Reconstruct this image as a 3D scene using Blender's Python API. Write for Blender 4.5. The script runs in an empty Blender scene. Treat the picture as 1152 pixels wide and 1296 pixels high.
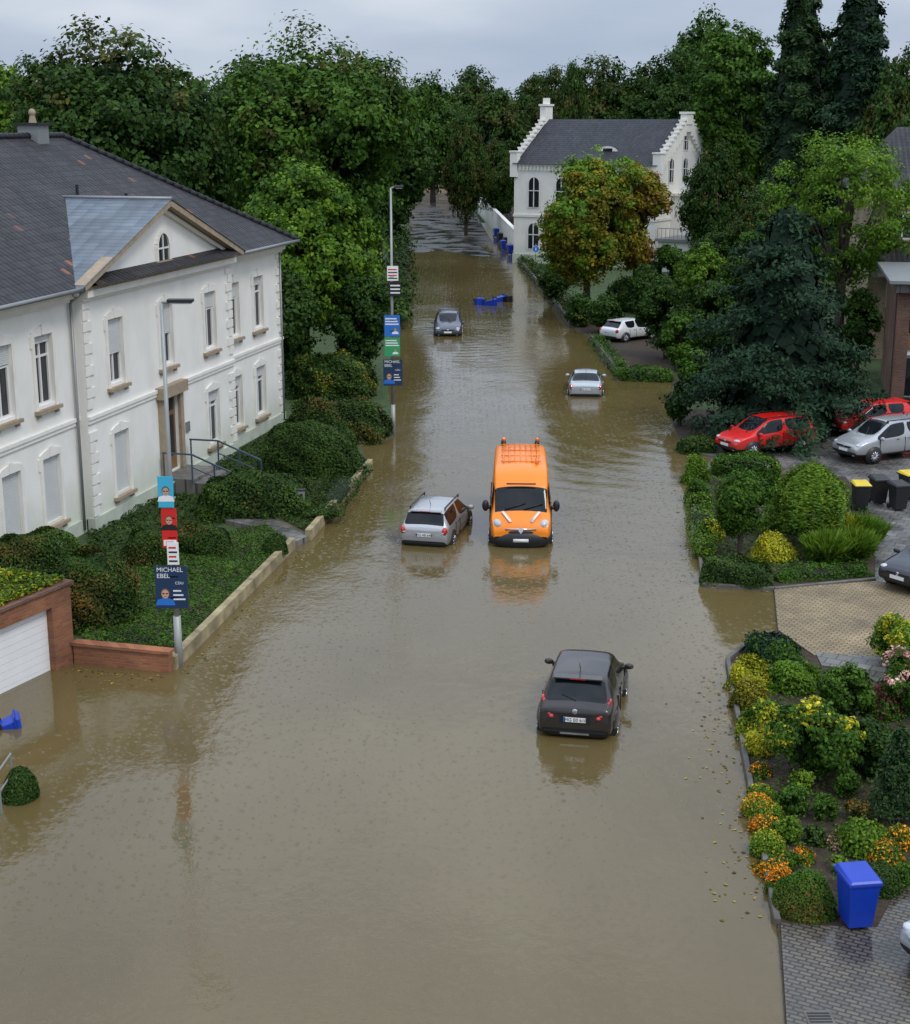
import bpy, math, random, bmesh
import numpy as np
from mathutils import Vector, Matrix
random.seed(7)
# ------------------------------------------------------------------ camera / survey
CAM_H=14.0; FOC=1900.0; HORZ=152.0
TH=math.atan((648-HORZ)/FOC); CT,ST=math.cos(TH),math.sin(TH)
def G(px,py,z=0.0):
    """site survey: sight line -> world metres on the plane of height z"""
    v=(648-py)/FOC; t=(CAM_H-z)/(ST-v*CT)
    return Vector((t*(px-576)/FOC, t*(CT+v*ST), z))
def SC(py): return CT*(py-HORZ)/CAM_H
scene=bpy.context.scene
cd=bpy.data.cameras.new("camera"); cam=bpy.data.objects.new("camera",cd); scene.collection.objects.link(cam)
cd.sensor_fit='HORIZONTAL'; cd.sensor_width=36; cd.lens=FOC/1152*36; cd.clip_end=5000; cd.clip_start=0.5
cam.location=(0,0,CAM_H); cam.rotation_euler=(math.pi/2-TH,0,0); scene.camera=cam
try:
    scene.view_settings.view_transform='Standard'; scene.view_settings.look='None'; scene.view_settings.exposure=0
except Exception as e: print(e)
# ------------------------------------------------------------------ materials
def newmat(name):
    m=bpy.data.materials.new(name); m.use_nodes=True
    nt=m.node_tree; b=nt.nodes["Principled BSDF"]; return m,nt,nt.nodes,nt.links,b
def ramp(N,pts):
    r=N.new('ShaderNodeValToRGB'); e=r.color_ramp.elements
    e[0].position=pts[0][0]; e[0].color=(*pts[0][1],1); e[1].position=pts[-1][0]; e[1].color=(*pts[-1][1],1)
    for p,c in pts[1:-1]:
        x=e.new(p); x.color=(*c,1)
    return r
def sm(name,col,rough=.6,metal=0,var=.2,scale=2.0,bump=0.0,bscale=30,coat=0,stretch=None,spec=None):
    m,nt,N,L,b=newmat(name)
    tc=N.new('ShaderNodeTexCoord'); no=N.new('ShaderNodeTexNoise'); no.inputs['Scale'].default_value=scale; no.inputs['Detail'].default_value=6
    if stretch:
        mp=N.new('ShaderNodeMapping'); mp.inputs['Scale'].default_value=stretch
        L.new(tc.outputs['Object'],mp.inputs[0]); L.new(mp.outputs[0],no.inputs['Vector'])
    else: L.new(tc.outputs['Object'],no.inputs['Vector'])
    c=Vector(col)
    r=ramp(N,[(.3,tuple(c*(1-var))),(.7,tuple(min(1,x*(1+var*.6)) for x in c))])
    L.new(no.outputs[0],r.inputs[0]); L.new(r.outputs[0],b.inputs['Base Color'])
    b.inputs['Roughness'].default_value=rough; b.inputs['Metallic'].default_value=metal
    if spec is not None: b.inputs['Specular IOR Level'].default_value=spec
    if coat: b.inputs['Coat Weight'].default_value=coat; b.inputs['Coat Roughness'].default_value=.06
    if bump:
        n2=N.new('ShaderNodeTexNoise'); n2.inputs['Scale'].default_value=bscale; n2.inputs['Detail'].default_value=4
        L.new(tc.outputs['Object'],n2.inputs['Vector'])
        bp=N.new('ShaderNodeBump'); bp.inputs['Strength'].default_value=bump; bp.inputs['Distance'].default_value=.05
        L.new(n2.outputs[0],bp.inputs['Height']); L.new(bp.outputs[0],b.inputs['Normal'])
    return m
def wallmat(name,col,stain):
    m,nt,N,L,b=newmat(name); tc=N.new('ShaderNodeTexCoord')
    mp=N.new('ShaderNodeMapping'); mp.inputs['Scale'].default_value=(.8,.8,.45); L.new(tc.outputs['Object'],mp.inputs[0])
    a=N.new('ShaderNodeTexNoise'); a.inputs['Scale'].default_value=1.1; a.inputs['Detail'].default_value=8; a.inputs['Roughness'].default_value=.62; L.new(mp.outputs[0],a.inputs['Vector'])
    r=ramp(N,[(.34,stain),(.58,col)]); L.new(a.outputs[0],r.inputs[0])
    sp=N.new('ShaderNodeSeparateXYZ'); L.new(tc.outputs['Object'],sp.inputs[0])
    mx=N.new('ShaderNodeMix'); mx.data_type='RGBA'; mx.blend_type='MULTIPLY'; mx.inputs[0].default_value=1
    cb=N.new('ShaderNodeCombineColor')
    for i,lo_ in enumerate((.74,.80,.70)):
        mr=N.new('ShaderNodeMapRange'); mr.inputs['From Min'].default_value=.3; mr.inputs['From Max'].default_value=2.2; mr.inputs['To Min'].default_value=lo_; mr.inputs['To Max'].default_value=1; L.new(sp.outputs[2],mr.inputs[0]); L.new(mr.outputs[0],cb.inputs[i])
    L.new(r.outputs[0],mx.inputs[6]); L.new(cb.outputs[0],mx.inputs[7]); L.new(mx.outputs[2],b.inputs['Base Color']); b.inputs['Roughness'].default_value=.85
    return m
def brickmat(name,c1,c2,mortar,bw,rh,ms=.012,rough=.8,off=.5,bump=.5,wet=False,vert=False):
    m,nt,N,L,b=newmat(name)
    tc=N.new('ShaderNodeTexCoord'); br=N.new('ShaderNodeTexBrick')
    br.inputs['Scale'].default_value=1; br.inputs['Brick Width'].default_value=bw; br.inputs['Row Height'].default_value=rh
    br.inputs['Mortar Size'].default_value=ms; br.offset=off; br.inputs['Bias'].default_value=0
    br.inputs['Color1'].default_value=(*c1,1); br.inputs['Color2'].default_value=(*c2,1); br.inputs['Mortar'].default_value=(*mortar,1)
    if vert:
        sp=N.new('ShaderNodeSeparateXYZ'); L.new(tc.outputs['Object'],sp.inputs[0]); ad=N.new('ShaderNodeMath'); L.new(sp.outputs[0],ad.inputs[0]); L.new(sp.outputs[1],ad.inputs[1])
        cb=N.new('ShaderNodeCombineXYZ'); L.new(ad.outputs[0],cb.inputs[0]); L.new(sp.outputs[2],cb.inputs[1]); L.new(cb.outputs[0],br.inputs['Vector'])
    else:
        mp=N.new('ShaderNodeMapping'); mp.inputs['Rotation'].default_value=(0,0,.5); L.new(tc.outputs['Object'],mp.inputs[0]); L.new(mp.outputs[0],br.inputs['Vector'])
    no=N.new('ShaderNodeTexNoise'); no.inputs['Scale'].default_value=.7; no.inputs['Detail'].default_value=6
    L.new(tc.outputs['Object'],no.inputs['Vector'])
    mx=N.new('ShaderNodeMix'); mx.data_type='RGBA'; mx.blend_type='MULTIPLY'; mx.inputs[0].default_value=1
    r=ramp(N,[(.3,(.55,.55,.55)),(.7,(1.15,1.12,1.08))])
    L.new(no.outputs[0],r.inputs[0]); L.new(br.outputs['Color'],mx.inputs[6]); L.new(r.outputs[0],mx.inputs[7]); L.new(mx.outputs[2],b.inputs['Base Color'])
    b.inputs['Roughness'].default_value=rough
    bp=N.new('ShaderNodeBump'); bp.invert=True; bp.inputs['Strength'].default_value=bump; bp.inputs['Distance'].default_value=.02
    L.new(br.outputs['Fac'],bp.inputs['Height']); L.new(bp.outputs[0],b.inputs['Normal'])
    if wet:
        r2=ramp(N,[(.42,(.12,.12,.12)),(.6,(.55,.55,.55))]); L.new(no.outputs[0],r2.inputs[0]); L.new(r2.outputs[0],b.inputs['Roughness'])
    return m
def mathf(N,L):
    def f(op,a,c=0.0):
        n=N.new('ShaderNodeMath'); n.operation=op
        for i,x in enumerate((a,c)):
            if hasattr(x,'links'): L.new(x,n.inputs[i])
            else: n.inputs[i].default_value=x
        return n.outputs[0]
    return f
def tilemat(name,c1,c2,tw=.3,th=.36,odd=True,rough=.62,dark=.35):
    m,nt,N,L,b=newmat(name)
    tc=N.new('ShaderNodeTexCoord'); sp=N.new('ShaderNodeSeparateXYZ'); L.new(tc.outputs['UV'],sp.inputs[0]); F=mathf(N,L)
    u=F('DIVIDE',sp.outputs[0],tw); v=F('DIVIDE',sp.outputs[1],th)
    fu=F('FRACT',u); fv=F('FRACT',v); iu=F('FLOOR',u); iv=F('FLOOR',v)
    cb=N.new('ShaderNodeCombineXYZ'); L.new(iu,cb.inputs[0]); L.new(iv,cb.inputs[1])
    wn=N.new('ShaderNodeTexWhiteNoise'); wn.noise_dimensions='2D'; L.new(cb.outputs[0],wn.inputs['Vector'])
    if odd: r=ramp(N,[(0,c1),(.986,c2),(.990,(.22,.085,.045))])
    else: r=ramp(N,[(0,c1),(1,c2)])
    L.new(wn.outputs[0],r.inputs[0])
    no=N.new('ShaderNodeTexNoise'); no.inputs['Scale'].default_value=.5; no.inputs['Detail'].default_value=5; L.new(tc.outputs['Object'],no.inputs['Vector'])
    r2=ramp(N,[(.3,(.7,.7,.7)),(.7,(1.2,1.2,1.2))]); L.new(no.outputs[0],r2.inputs[0])
    mx=N.new('ShaderNodeMix'); mx.data_type='RGBA'; mx.blend_type='MULTIPLY'; mx.inputs[0].default_value=1
    L.new(r.outputs[0],mx.inputs[6]); L.new(r2.outputs[0],mx.inputs[7])
    gap=F('ADD',dark,F('MULTIPLY',F('MINIMUM',F('MULTIPLY',fv,5.0),1.0),1-dark))
    cc=N.new('ShaderNodeCombineColor'); [L.new(gap,cc.inputs[i]) for i in range(3)]
    m2=N.new('ShaderNodeMix'); m2.data_type='RGBA'; m2.blend_type='MULTIPLY'; m2.inputs[0].default_value=1
    L.new(mx.outputs[2],m2.inputs[6]); L.new(cc.outputs[0],m2.inputs[7]); L.new(m2.outputs[2],b.inputs['Base Color'])
    s=F('SINE',F('MULTIPLY',fu,math.pi)); h=F('ADD',F('MULTIPLY',s,.8),F('MULTIPLY',F('SUBTRACT',1.0,fv),.9))
    bp=N.new('ShaderNodeBump'); bp.inputs['Strength'].default_value=1.0; bp.inputs['Distance'].default_value=.10
    L.new(h,bp.inputs['Height']); L.new(bp.outputs[0],b.inputs['Normal'])
    b.inputs['Roughness'].default_value=rough; b.inputs['Specular IOR Level'].default_value=.35
    return m
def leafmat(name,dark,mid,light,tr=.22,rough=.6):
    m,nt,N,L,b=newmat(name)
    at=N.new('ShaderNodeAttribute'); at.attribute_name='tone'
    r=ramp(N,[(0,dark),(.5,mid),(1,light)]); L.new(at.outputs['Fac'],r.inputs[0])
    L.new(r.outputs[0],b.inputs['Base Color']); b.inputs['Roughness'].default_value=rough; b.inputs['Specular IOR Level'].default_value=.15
    if tr>0:
        t=N.new('ShaderNodeBsdfTranslucent'); L.new(r.outputs[0],t.inputs[0])
        mx=N.new('ShaderNodeMixShader'); mx.inputs[0].default_value=tr
        L.new(b.outputs[0],mx.inputs[1]); L.new(t.outputs[0],mx.inputs[2]); L.new(mx.outputs[0],N['Material Output'].inputs[0])
    return m
M={}
M['wall']=wallmat('white_render',(.80,.785,.735),(.735,.71,.65))
M['trim']=sm('white_trim',(.77,.745,.685),.8,var=.07)
M['plinth']=sm('plinth',(.50,.54,.45),.85,var=.2,scale=1.2)
M['sand']=sm('sandstone',(.34,.265,.18),.8,var=.2,scale=4)
M['frame']=sm('window_frame',(.72,.72,.70),.5,var=.03)
M['shutter']=sm('roller_shutter',(.58,.59,.58),.55,var=.05)
M['glass']=sm('window_glass',(.02,.024,.028),.06,var=.3)
M['tile']=tilemat('roof_tiles',(.017,.016,.018),(.038,.036,.040))
M['tile_b']=tilemat('roof_tiles_fine',(.020,.022,.029),(.038,.041,.052),odd=False)
M['slate']=tilemat('slate_bluegrey',(.10,.13,.16),(.15,.18,.21),.6,.3,odd=False,rough=.5,dark=.6)
M['metal']=sm('grey_metal',(.25,.26,.26),.45,.3,var=.1)
M['pole']=sm('galvanised_pole',(.32,.33,.32),.5,.3,var=.12)
M['rail']=sm('railing_paint',(.05,.08,.11),.4,var=.1)
M['brick']=brickmat('red_brick',(.25,.075,.028),(.36,.13,.05),(.20,.14,.10),.25,.08,vert=True)
M['brownbrick']=brickmat('brown_brick',(.13,.055,.035),(.20,.09,.055),(.14,.12,.10),.25,.08,vert=True)
M['tan']=brickmat('tan_brick',(.34,.25,.16),(.42,.32,.21),(.36,.31,.25),.25,.08,vert=True)
M['concrete']=sm('mossy_concrete',(.33,.27,.15),.85,var=.5,scale=1.8,bump=.3)
M['curbgrey']=sm('kerb_stone',(.13,.12,.105),.85,var=.35,scale=3,bump=.2)
M['soil']=sm('soil',(.045,.030,.018),.95,var=.5,scale=6,bump=.8,bscale=12)
M['grass']=sm('lawn',(.040,.070,.016),.9,var=.45,scale=3,bump=.6,bscale=40)
M['paver']=brickmat('sand_pavers',(.36,.28,.155),(.27,.205,.12),(.10,.08,.055),.24,.12,.016,bump=.5)
M['pavergrey']=brickmat('grey_pavers',(.155,.135,.105),(.105,.092,.078),(.04,.038,.034),.22,.11,.018,bump=.7,wet=True)
M['slabs']=brickmat('grey_slabs',(.17,.165,.155),(.12,.118,.112),(.05,.05,.045),.4,.4,.018,bump=.4,wet=True)
M['bark']=sm('bark',(.06,.045,.032),.9,var=.4,scale=6,bump=.7)
M['tyre']=sm('tyre',(.012,.012,.012),.7)
M['rim']=sm('alloy',(.45,.46,.47),.3,.8)
M['black']=sm('black_plastic',(.014,.014,.015),.45)
M['cglass']=sm('car_glass',(.010,.013,.015),.05,var=.3,spec=.3)
M['red_l']=sm('tail_lamp',(.50,.010,.008),.12,coat=1)
M['white_l']=sm('head_lamp',(.50,.53,.57),.08,coat=1)
M['amber']=sm('amber_lamp',(.8,.20,.01),.15,coat=1)
M['plate']=sm('number_plate',(.78,.78,.76),.4,var=.03)
M['ink']=sm('ink',(.01,.01,.012),.5)
M['chrome']=sm('chrome',(.7,.7,.7),.12,1)
M['white']=sm('white_paint',(.78,.78,.77),.45,var=.04)
M['bluebin']=sm('blue_bin_plastic',(.006,.045,.42),.38,var=.12)
M['yellowlid']=sm('yellow_lid',(.70,.50,.01),.4)
M['navy']=sm('poster_navy',(.012,.035,.09),.4,var=.1)
M['cyan']=sm('poster_cyan',(.05,.42,.62),.4,var=.1)
M['red']=sm('poster_red',(.62,.02,.015),.4,var=.1)
M['green']=sm('poster_green',(.03,.32,.12),.4,var=.1)
M['pblue']=sm('poster_blue',(.02,.16,.55),.4,var=.1)
M['skin']=sm('poster_skin',(.55,.32,.22),.5,var=.1)
M['hair']=sm('poster_hair',(.10,.07,.05),.5)
M['yellow']=sm('yellow_paint',(.75,.48,.02),.45)
M['wood']=sm('brown_wood',(.20,.11,.05),.6,var=.3)
def paint(name,c,metal=.0,rough=.25,coat=.5):
    m,nt,N,L,b=newmat(name); tc=N.new('ShaderNodeTexCoord'); no=N.new('ShaderNodeTexNoise'); no.inputs['Scale'].default_value=55; no.inputs['Detail'].default_value=3; L.new(tc.outputs['Object'],no.inputs['Vector'])
    r=ramp(N,[(.35,tuple(Vector(c)*.9)),(.65,c)]); L.new(no.outputs[0],r.inputs[0])
    # road grime toward the sills
    sp=N.new('ShaderNodeSeparateXYZ'); L.new(tc.outputs['Object'],sp.inputs[0]); mr=N.new('ShaderNodeMapRange'); mr.inputs['From Min'].default_value=.35; mr.inputs['From Max'].default_value=.8; mr.inputs['To Min'].default_value=.45; mr.inputs['To Max'].default_value=0; L.new(sp.outputs[2],mr.inputs[0])
    mx=N.new('ShaderNodeMix'); mx.data_type='RGBA'; mx.inputs[7].default_value=(.07,.055,.03,1); L.new(mr.outputs[0],mx.inputs[0]); L.new(r.outputs[0],mx.inputs[6]); L.new(mx.outputs[2],b.inputs['Base Color'])
    bp=N.new('ShaderNodeBump'); bp.inputs['Strength'].default_value=.12; bp.inputs['Distance'].default_value=.01; L.new(no.outputs[0],bp.inputs['Height']); L.new(bp.outputs[0],b.inputs['Normal'])
    b.inputs['Roughness'].default_value=rough; b.inputs['Metallic'].default_value=metal; b.inputs['Coat Weight'].default_value=coat; b.inputs['Coat Roughness'].default_value=.08; return m
M['p_orange']=paint('orange_paint',(.95,.25,.002),0,.35,.25)
M['p_brown']=paint('dark_bronze_paint',(.034,.027,.025),.35)
M['p_silver']=paint('silver_paint',(.46,.47,.48),.45)
M['p_silver2']=paint('pale_silver_paint',(.48,.52,.55),.35)
M['p_grey']=paint('slate_paint',(.09,.10,.125),.4)
M['p_red']=paint('red_paint',(.66,.010,.008),0,.3,.3)
M['p_navy']=paint('navy_paint',(.007,.011,.024),0,.2,.35)
M['p_white']=paint('white_car_paint',(.72,.73,.74))
M['leaf_dark']=leafmat('leaf_dark',(.007,.021,.004),(.030,.072,.010),(.074,.140,.018))
M['leaf_mid']=leafmat('leaf_mid',(.013,.038,.004),(.054,.125,.012),(.12,.215,.022))
M['leaf_lime']=leafmat('leaf_lime',(.026,.062,.006),(.10,.20,.014),(.21,.32,.028))
M['leaf_gold']=leafmat('leaf_gold',(.04,.052,.006),(.20,.185,.014),(.40,.33,.024))
M['leaf_rust']=leafmat('leaf_rust',(.045,.045,.010),(.24,.145,.022),(.46,.24,.045))
M['leaf_olive']=leafmat('leaf_olive',(.018,.026,.006),(.062,.075,.014),(.13,.120,.024))
M['leaf_con']=leafmat('leaf_conifer',(.004,.015,.007),(.015,.043,.019),(.045,.088,.036),.08)
M['leaf_seq']=leafmat('leaf_sequoia',(.006,.020,.006),(.024,.056,.016),(.058,.108,.028),.08)
M['leaf_hedge']=leafmat('leaf_hedge',(.007,.020,.003),(.034,.072,.010),(.090,.150,.022),.1)
M['leaf_hedge2']=leafmat('leaf_hedge_red',(.014,.028,.005),(.08,.08,.014),(.28,.11,.03),.1)
M['leaf_yel']=leafmat('leaf_yellow',(.10,.13,.008),(.38,.37,.018),(.70,.58,.03),.1)
M['leaf_fresh']=leafmat('leaf_fresh',(.03,.08,.008),(.12,.22,.018),(.28,.38,.035))
M['fl_orange']=leafmat('petals_orange',(.5,.12,.01),(.75,.26,.01),(.8,.5,.03),0)
M['fl_pink']=leafmat('petals_pink',(.35,.12,.10),(.6,.3,.25),(.75,.6,.5),0)
M['leaf_purple']=leafmat('leaf_purple',(.03,.008,.012),(.10,.02,.03),(.2,.05,.05),0)
M['leaf_litter']=leafmat('leaf_litter',(.05,.04,.01),(.16,.12,.03),(.35,.28,.06),0)
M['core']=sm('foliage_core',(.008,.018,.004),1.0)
# ------------------------------------------------------------------ mesh builder
class MB:
    def __init__(s): s.v=[];s.f=[];s.m=[];s.uv=[];s.slots=[]
    def mi(s,m):
        m=M[m] if isinstance(m,str) else m
        if m not in s.slots: s.slots.append(m)
        return s.slots.index(m)
    def add(s,vs,fs,m,uvs=None):
        o=len(s.v); s.v+= [tuple(p) for p in vs]; k=s.mi(m)
        for i,f in enumerate(fs):
            s.f.append(tuple(o+j for j in f)); s.m.append(k); s.uv.append(uvs[i] if uvs else None)
    def quad(s,*p,m,uv=None): s.add(p,[tuple(range(len(p)))],m,[uv] if uv else None)
    def box(s,x0,x1,y0,y1,z0,z1,m):
        if x0>x1:x0,x1=x1,x0
        if y0>y1:y0,y1=y1,y0
        if z0>z1:z0,z1=z1,z0
        s.add([(x0,y0,z0),(x1,y0,z0),(x1,y1,z0),(x0,y1,z0),(x0,y0,z1),(x1,y0,z1),(x1,y1,z1),(x0,y1,z1)],
          [(0,3,2,1),(4,5,6,7),(0,1,5,4),(1,2,6,5),(2,3,7,6),(3,0,4,7)],m)
    def beam(s,a,b,w,h,m):
        a=Vector(a);b=Vector(b);d=(b-a).normalized(); up=Vector((0,0,1))
        if abs(d.z)>.95: up=Vector((0,1,0))
        r=d.cross(up).normalized()*w/2; u=r.cross(d).normalized()*h/2
        vs=[a-r-u,a+r-u,a+r+u,a-r+u,b-r-u,b+r-u,b+r+u,b-r+u]
        s.add(vs,[(0,3,2,1),(4,5,6,7),(0,1,5,4),(1,2,6,5),(2,3,7,6),(3,0,4,7)],m)
    def cyl(s,a,b,r0,r1,m,n=12,caps=True):
        a=Vector(a);b=Vector(b);d=(b-a).normalized(); up=Vector((0,0,1)) if abs(d.z)<.9 else Vector((1,0,0))
        u=d.cross(up).normalized(); w=d.cross(u); vs=[]
        for c,r in((a,r0),(b,r1)):
            for i in range(n):
                t=2*math.pi*i/n; vs.append(c+u*r*math.cos(t)+w*r*math.sin(t))
        fs=[(i,(i+1)%n,n+(i+1)%n,n+i) for i in range(n)]
        if caps: fs+=[tuple(range(n-1,-1,-1)),tuple(range(n,2*n))]
        s.add(vs,fs,m)
    def ell(s,c,r,m,n=10,k=6,rot=None):
        vs=[];fs=[]
        for j in range(k+1):
            ph=math.pi*j/k
            for i in range(n):
                t=2*math.pi*i/n; p=Vector((r[0]*math.sin(ph)*math.cos(t),r[1]*math.sin(ph)*math.sin(t),r[2]*math.cos(ph)))
                if rot: p=rot@p
                vs.append(Vector(c)+p)
        for j in range(k):
            for i in range(n): fs.append((j*n+i,(j+1)*n+i,(j+1)*n+(i+1)%n,j*n+(i+1)%n))
        s.add(vs,fs,m)
    def prism(s,pts,z0,z1,mt,ms=None):
        n=len(pts); ar=sum(pts[i][0]*pts[(i+1)%n][1]-pts[(i+1)%n][0]*pts[i][1] for i in range(n))
        if ar<0: pts=pts[::-1]
        s.add([(p[0],p[1],z1) for p in pts],[tuple(range(n))],mt)
        vs=[(p[0],p[1],z0) for p in pts]+[(p[0],p[1],z1) for p in pts]
        s.add(vs,[(i,(i+1)%n,n+(i+1)%n,n+i) for i in range(n)],ms or mt)
    def build(s,name,parent=None,smooth=False,loc=(0,0,0),rz=0,sub=0,bevel=0,rot=None):
        me=bpy.data.meshes.new(name); me.from_pydata(s.v,[],s.f)
        for m in s.slots: me.materials.append(m)
        me.polygons.foreach_set('material_index',s.m)
        if any(u is not None for u in s.uv):
            ul=me.uv_layers.new(name='UVMap'); 
            for p,u in zip(me.polygons,s.uv):
                if u:
                    for li,c in zip(p.loop_indices,u): ul.data[li].uv=c
        if smooth: me.polygons.foreach_set('use_smooth',[True]*len(me.polygons))
        me.update()
        ob=bpy.data.objects.new(name,me); scene.collection.objects.link(ob)
        ob.location=loc; ob.rotation_euler=rot if rot else (0,0,rz)
        if parent: ob.parent=parent
        if sub:
            md=ob.modifiers.new('s','SUBSURF'); md.levels=sub; md.render_levels=sub
        if bevel:
            md=ob.modifiers.new('b','BEVEL'); md.width=bevel; md.segments=2; md.limit_method='ANGLE'
        return ob
def empty(name,loc=(0,0,0),rz=0):
    e=bpy.data.objects.new(name,None); scene.collection.objects.link(e); e.location=loc; e.rotation_euler=(0,0,rz); e.empty_display_size=.5; return e
def text(s,size,mat,parent,loc,rot,name='lettering',align='CENTER'):
    c=bpy.data.curves.new(name,'FONT'); c.body=s; c.size=size; c.align_x=align; c.align_y='CENTER'; c.extrude=.001
    c.materials.append(M[mat]); o=bpy.data.objects.new(name,c); scene.collection.objects.link(o); o.location=loc; o.rotation_euler=rot; o.parent=parent; return o
# ------------------------------------------------------------------ foliage
def cards(name,C,Nn,S,T,mat,rng,parent=None,asp=.62,loc=(0,0,0),up=None,rz=0):
    n=len(C); Nn=Nn/(np.linalg.norm(Nn,axis=1,keepdims=True)+1e-9)
    R=rng.normal(size=(n,3)) if up is None else up+rng.normal(size=(n,3))*.25
    t=np.cross(Nn,R); t/=np.linalg.norm(t,axis=1,keepdims=True)+1e-9
    b=np.cross(Nn,t)
    S=S[:,None]; V=np.empty((n,4,3)); fold=Nn*S*.10
    V[:,0]=C-b*S*.5; V[:,1]=C+t*S*asp*.5+fold; V[:,2]=C+b*S*.5; V[:,3]=C-t*S*asp*.5+fold
    me=bpy.data.meshes.new(name); me.vertices.add(4*n); me.vertices.foreach_set('co',V.reshape(-1).astype(np.float32))
    me.loops.add(4*n); me.loops.foreach_set('vertex_index',np.arange(4*n,dtype=np.int32))
    me.polygons.add(n); me.polygons.foreach_set('loop_start',np.arange(0,4*n,4,dtype=np.int32))
    me.update(calc_edges=True)
    a=me.attributes.new('tone','FLOAT','POINT'); a.data.foreach_set('value',np.repeat(np.clip(T,0,1),4).astype(np.float32))
    me.materials.append(M[mat]); ob=bpy.data.objects.new(name,me); scene.collection.objects.link(ob); ob.location=loc; ob.rotation_euler=(0,0,rz)
    if parent: ob.parent=parent
    return ob
def unit(rng,n):
    d=rng.normal(size=(n,3)); return d/np.linalg.norm(d,axis=1,keepdims=True)
def link_copy(ob,parent):
    o=bpy.data.objects.new(ob.name.split('.')[0],ob.data); scene.collection.objects.link(o); o.parent=parent; return o
def broad(name,loc,R,H,mat,seed,z0=None,leaf=.42,nl=18,cov=2.6,mat2=None,frac2=0,sparse=1.0,rz=0):
    rng=np.random.default_rng(seed); z0=H*.12 if z0 is None else z0
    e=empty(name,loc,rz); Hh=(H-z0)/2; cz=z0+Hh; rad=np.array([R,R,Hh])
    d=unit(rng,nl); d[:,2]=d[:,2]*.85+.08
    lob=d*rad*(rng.uniform(.42,.68,(nl,1))); lr=rng.uniform(.28,.44,nl)*min(R,Hh*1.1)
    lob=np.vstack([lob,np.array([[0,0,Hh*.5],[0,0,-Hh*.35]])]); lr=np.append(lr,[.5*min(R,Hh),.55*min(R,Hh)])
    cl=[];cr=[];cd_=[];lt=[]
    for i in range(len(lob)):
        k=int(46*sparse); u=unit(rng,k); p=lob[i]+u*lr[i]*rng.uniform(.7,1.12,(k,1))
        q=np.linalg.norm(p/rad,axis=1); keep=(q>.50)&(q<1.10); cl.append(p[keep]); cd_.append(u[keep]); cr.append(np.full(keep.sum(),lr[i]*.24)*rng.uniform(.6,1.4,keep.sum())); lt.append(np.full(keep.sum(),rng.uniform(-.10,.10)))
    cl=np.vstack(cl);cr=np.concatenate(cr);cd_=np.vstack(cd_);lt=np.concatenate(lt)
    area=4*math.pi*((R*Hh)+(R*R))/2; n=int(min(60000,area*cov*1.25/(.31*leaf*leaf)*sparse))
    idx=rng.integers(0,len(cl),n); u=unit(rng,n); pos=cl[idx]+u*(cr[idx]*rng.uniform(.3,1.25,n))[:,None]*np.array([1.15,1.15,.8])
    pos+=rng.normal(size=(n,3))*leaf*.38
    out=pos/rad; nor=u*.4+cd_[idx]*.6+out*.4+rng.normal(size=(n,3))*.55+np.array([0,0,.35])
    ct=rng.uniform(-.16,.16,len(cl))+lt
    tone=.45+ct[idx]+rng.normal(size=n)*.15+.10*out[:,2]  # last term paints crown shading into leaf colour: lighter on top, darker below
    pos[:,2]+=cz
    S=leaf*rng.uniform(.55,1.35,n)
    if mat2:
        w=rng.uniform(size=len(cl))+.35*cl[:,2]/Hh+lt*3; sel=(w>np.quantile(w,1-frac2))[idx]
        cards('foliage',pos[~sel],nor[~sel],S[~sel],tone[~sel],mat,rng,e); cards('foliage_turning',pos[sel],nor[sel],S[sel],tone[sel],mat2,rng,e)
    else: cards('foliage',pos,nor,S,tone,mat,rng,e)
    b=MB(); tr=max(.10,R*.06); b.cyl((0,0,-.4),(0,0,cz*.7),tr*1.25,tr*.8,'bark',10); b.cyl((0,0,cz*.7),(R*.05,0,cz+Hh*.5),tr*.8,tr*.25,'bark',8)
    for i in range(0,len(lob)-2):
        if lob[i][2]>-Hh*.5:
            zz=cz*.55+.35*max(0,lob[i][2]); q=lob[i]; mid=Vector((q[0]*.45,q[1]*.45,zz+(cz+q[2]-zz)*.4))
            b.cyl((0,0,zz),mid,tr*.45,tr*.3,'bark',6); b.cyl(mid,(q[0],q[1],q[2]+cz),tr*.3,tr*.1,'bark',6)
    b.build('trunk_and_limbs',e,True)
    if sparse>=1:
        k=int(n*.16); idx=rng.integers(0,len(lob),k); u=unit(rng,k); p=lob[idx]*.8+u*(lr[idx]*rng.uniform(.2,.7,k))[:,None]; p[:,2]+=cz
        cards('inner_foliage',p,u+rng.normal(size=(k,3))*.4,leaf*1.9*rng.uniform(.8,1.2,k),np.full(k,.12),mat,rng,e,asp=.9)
    return e
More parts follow.
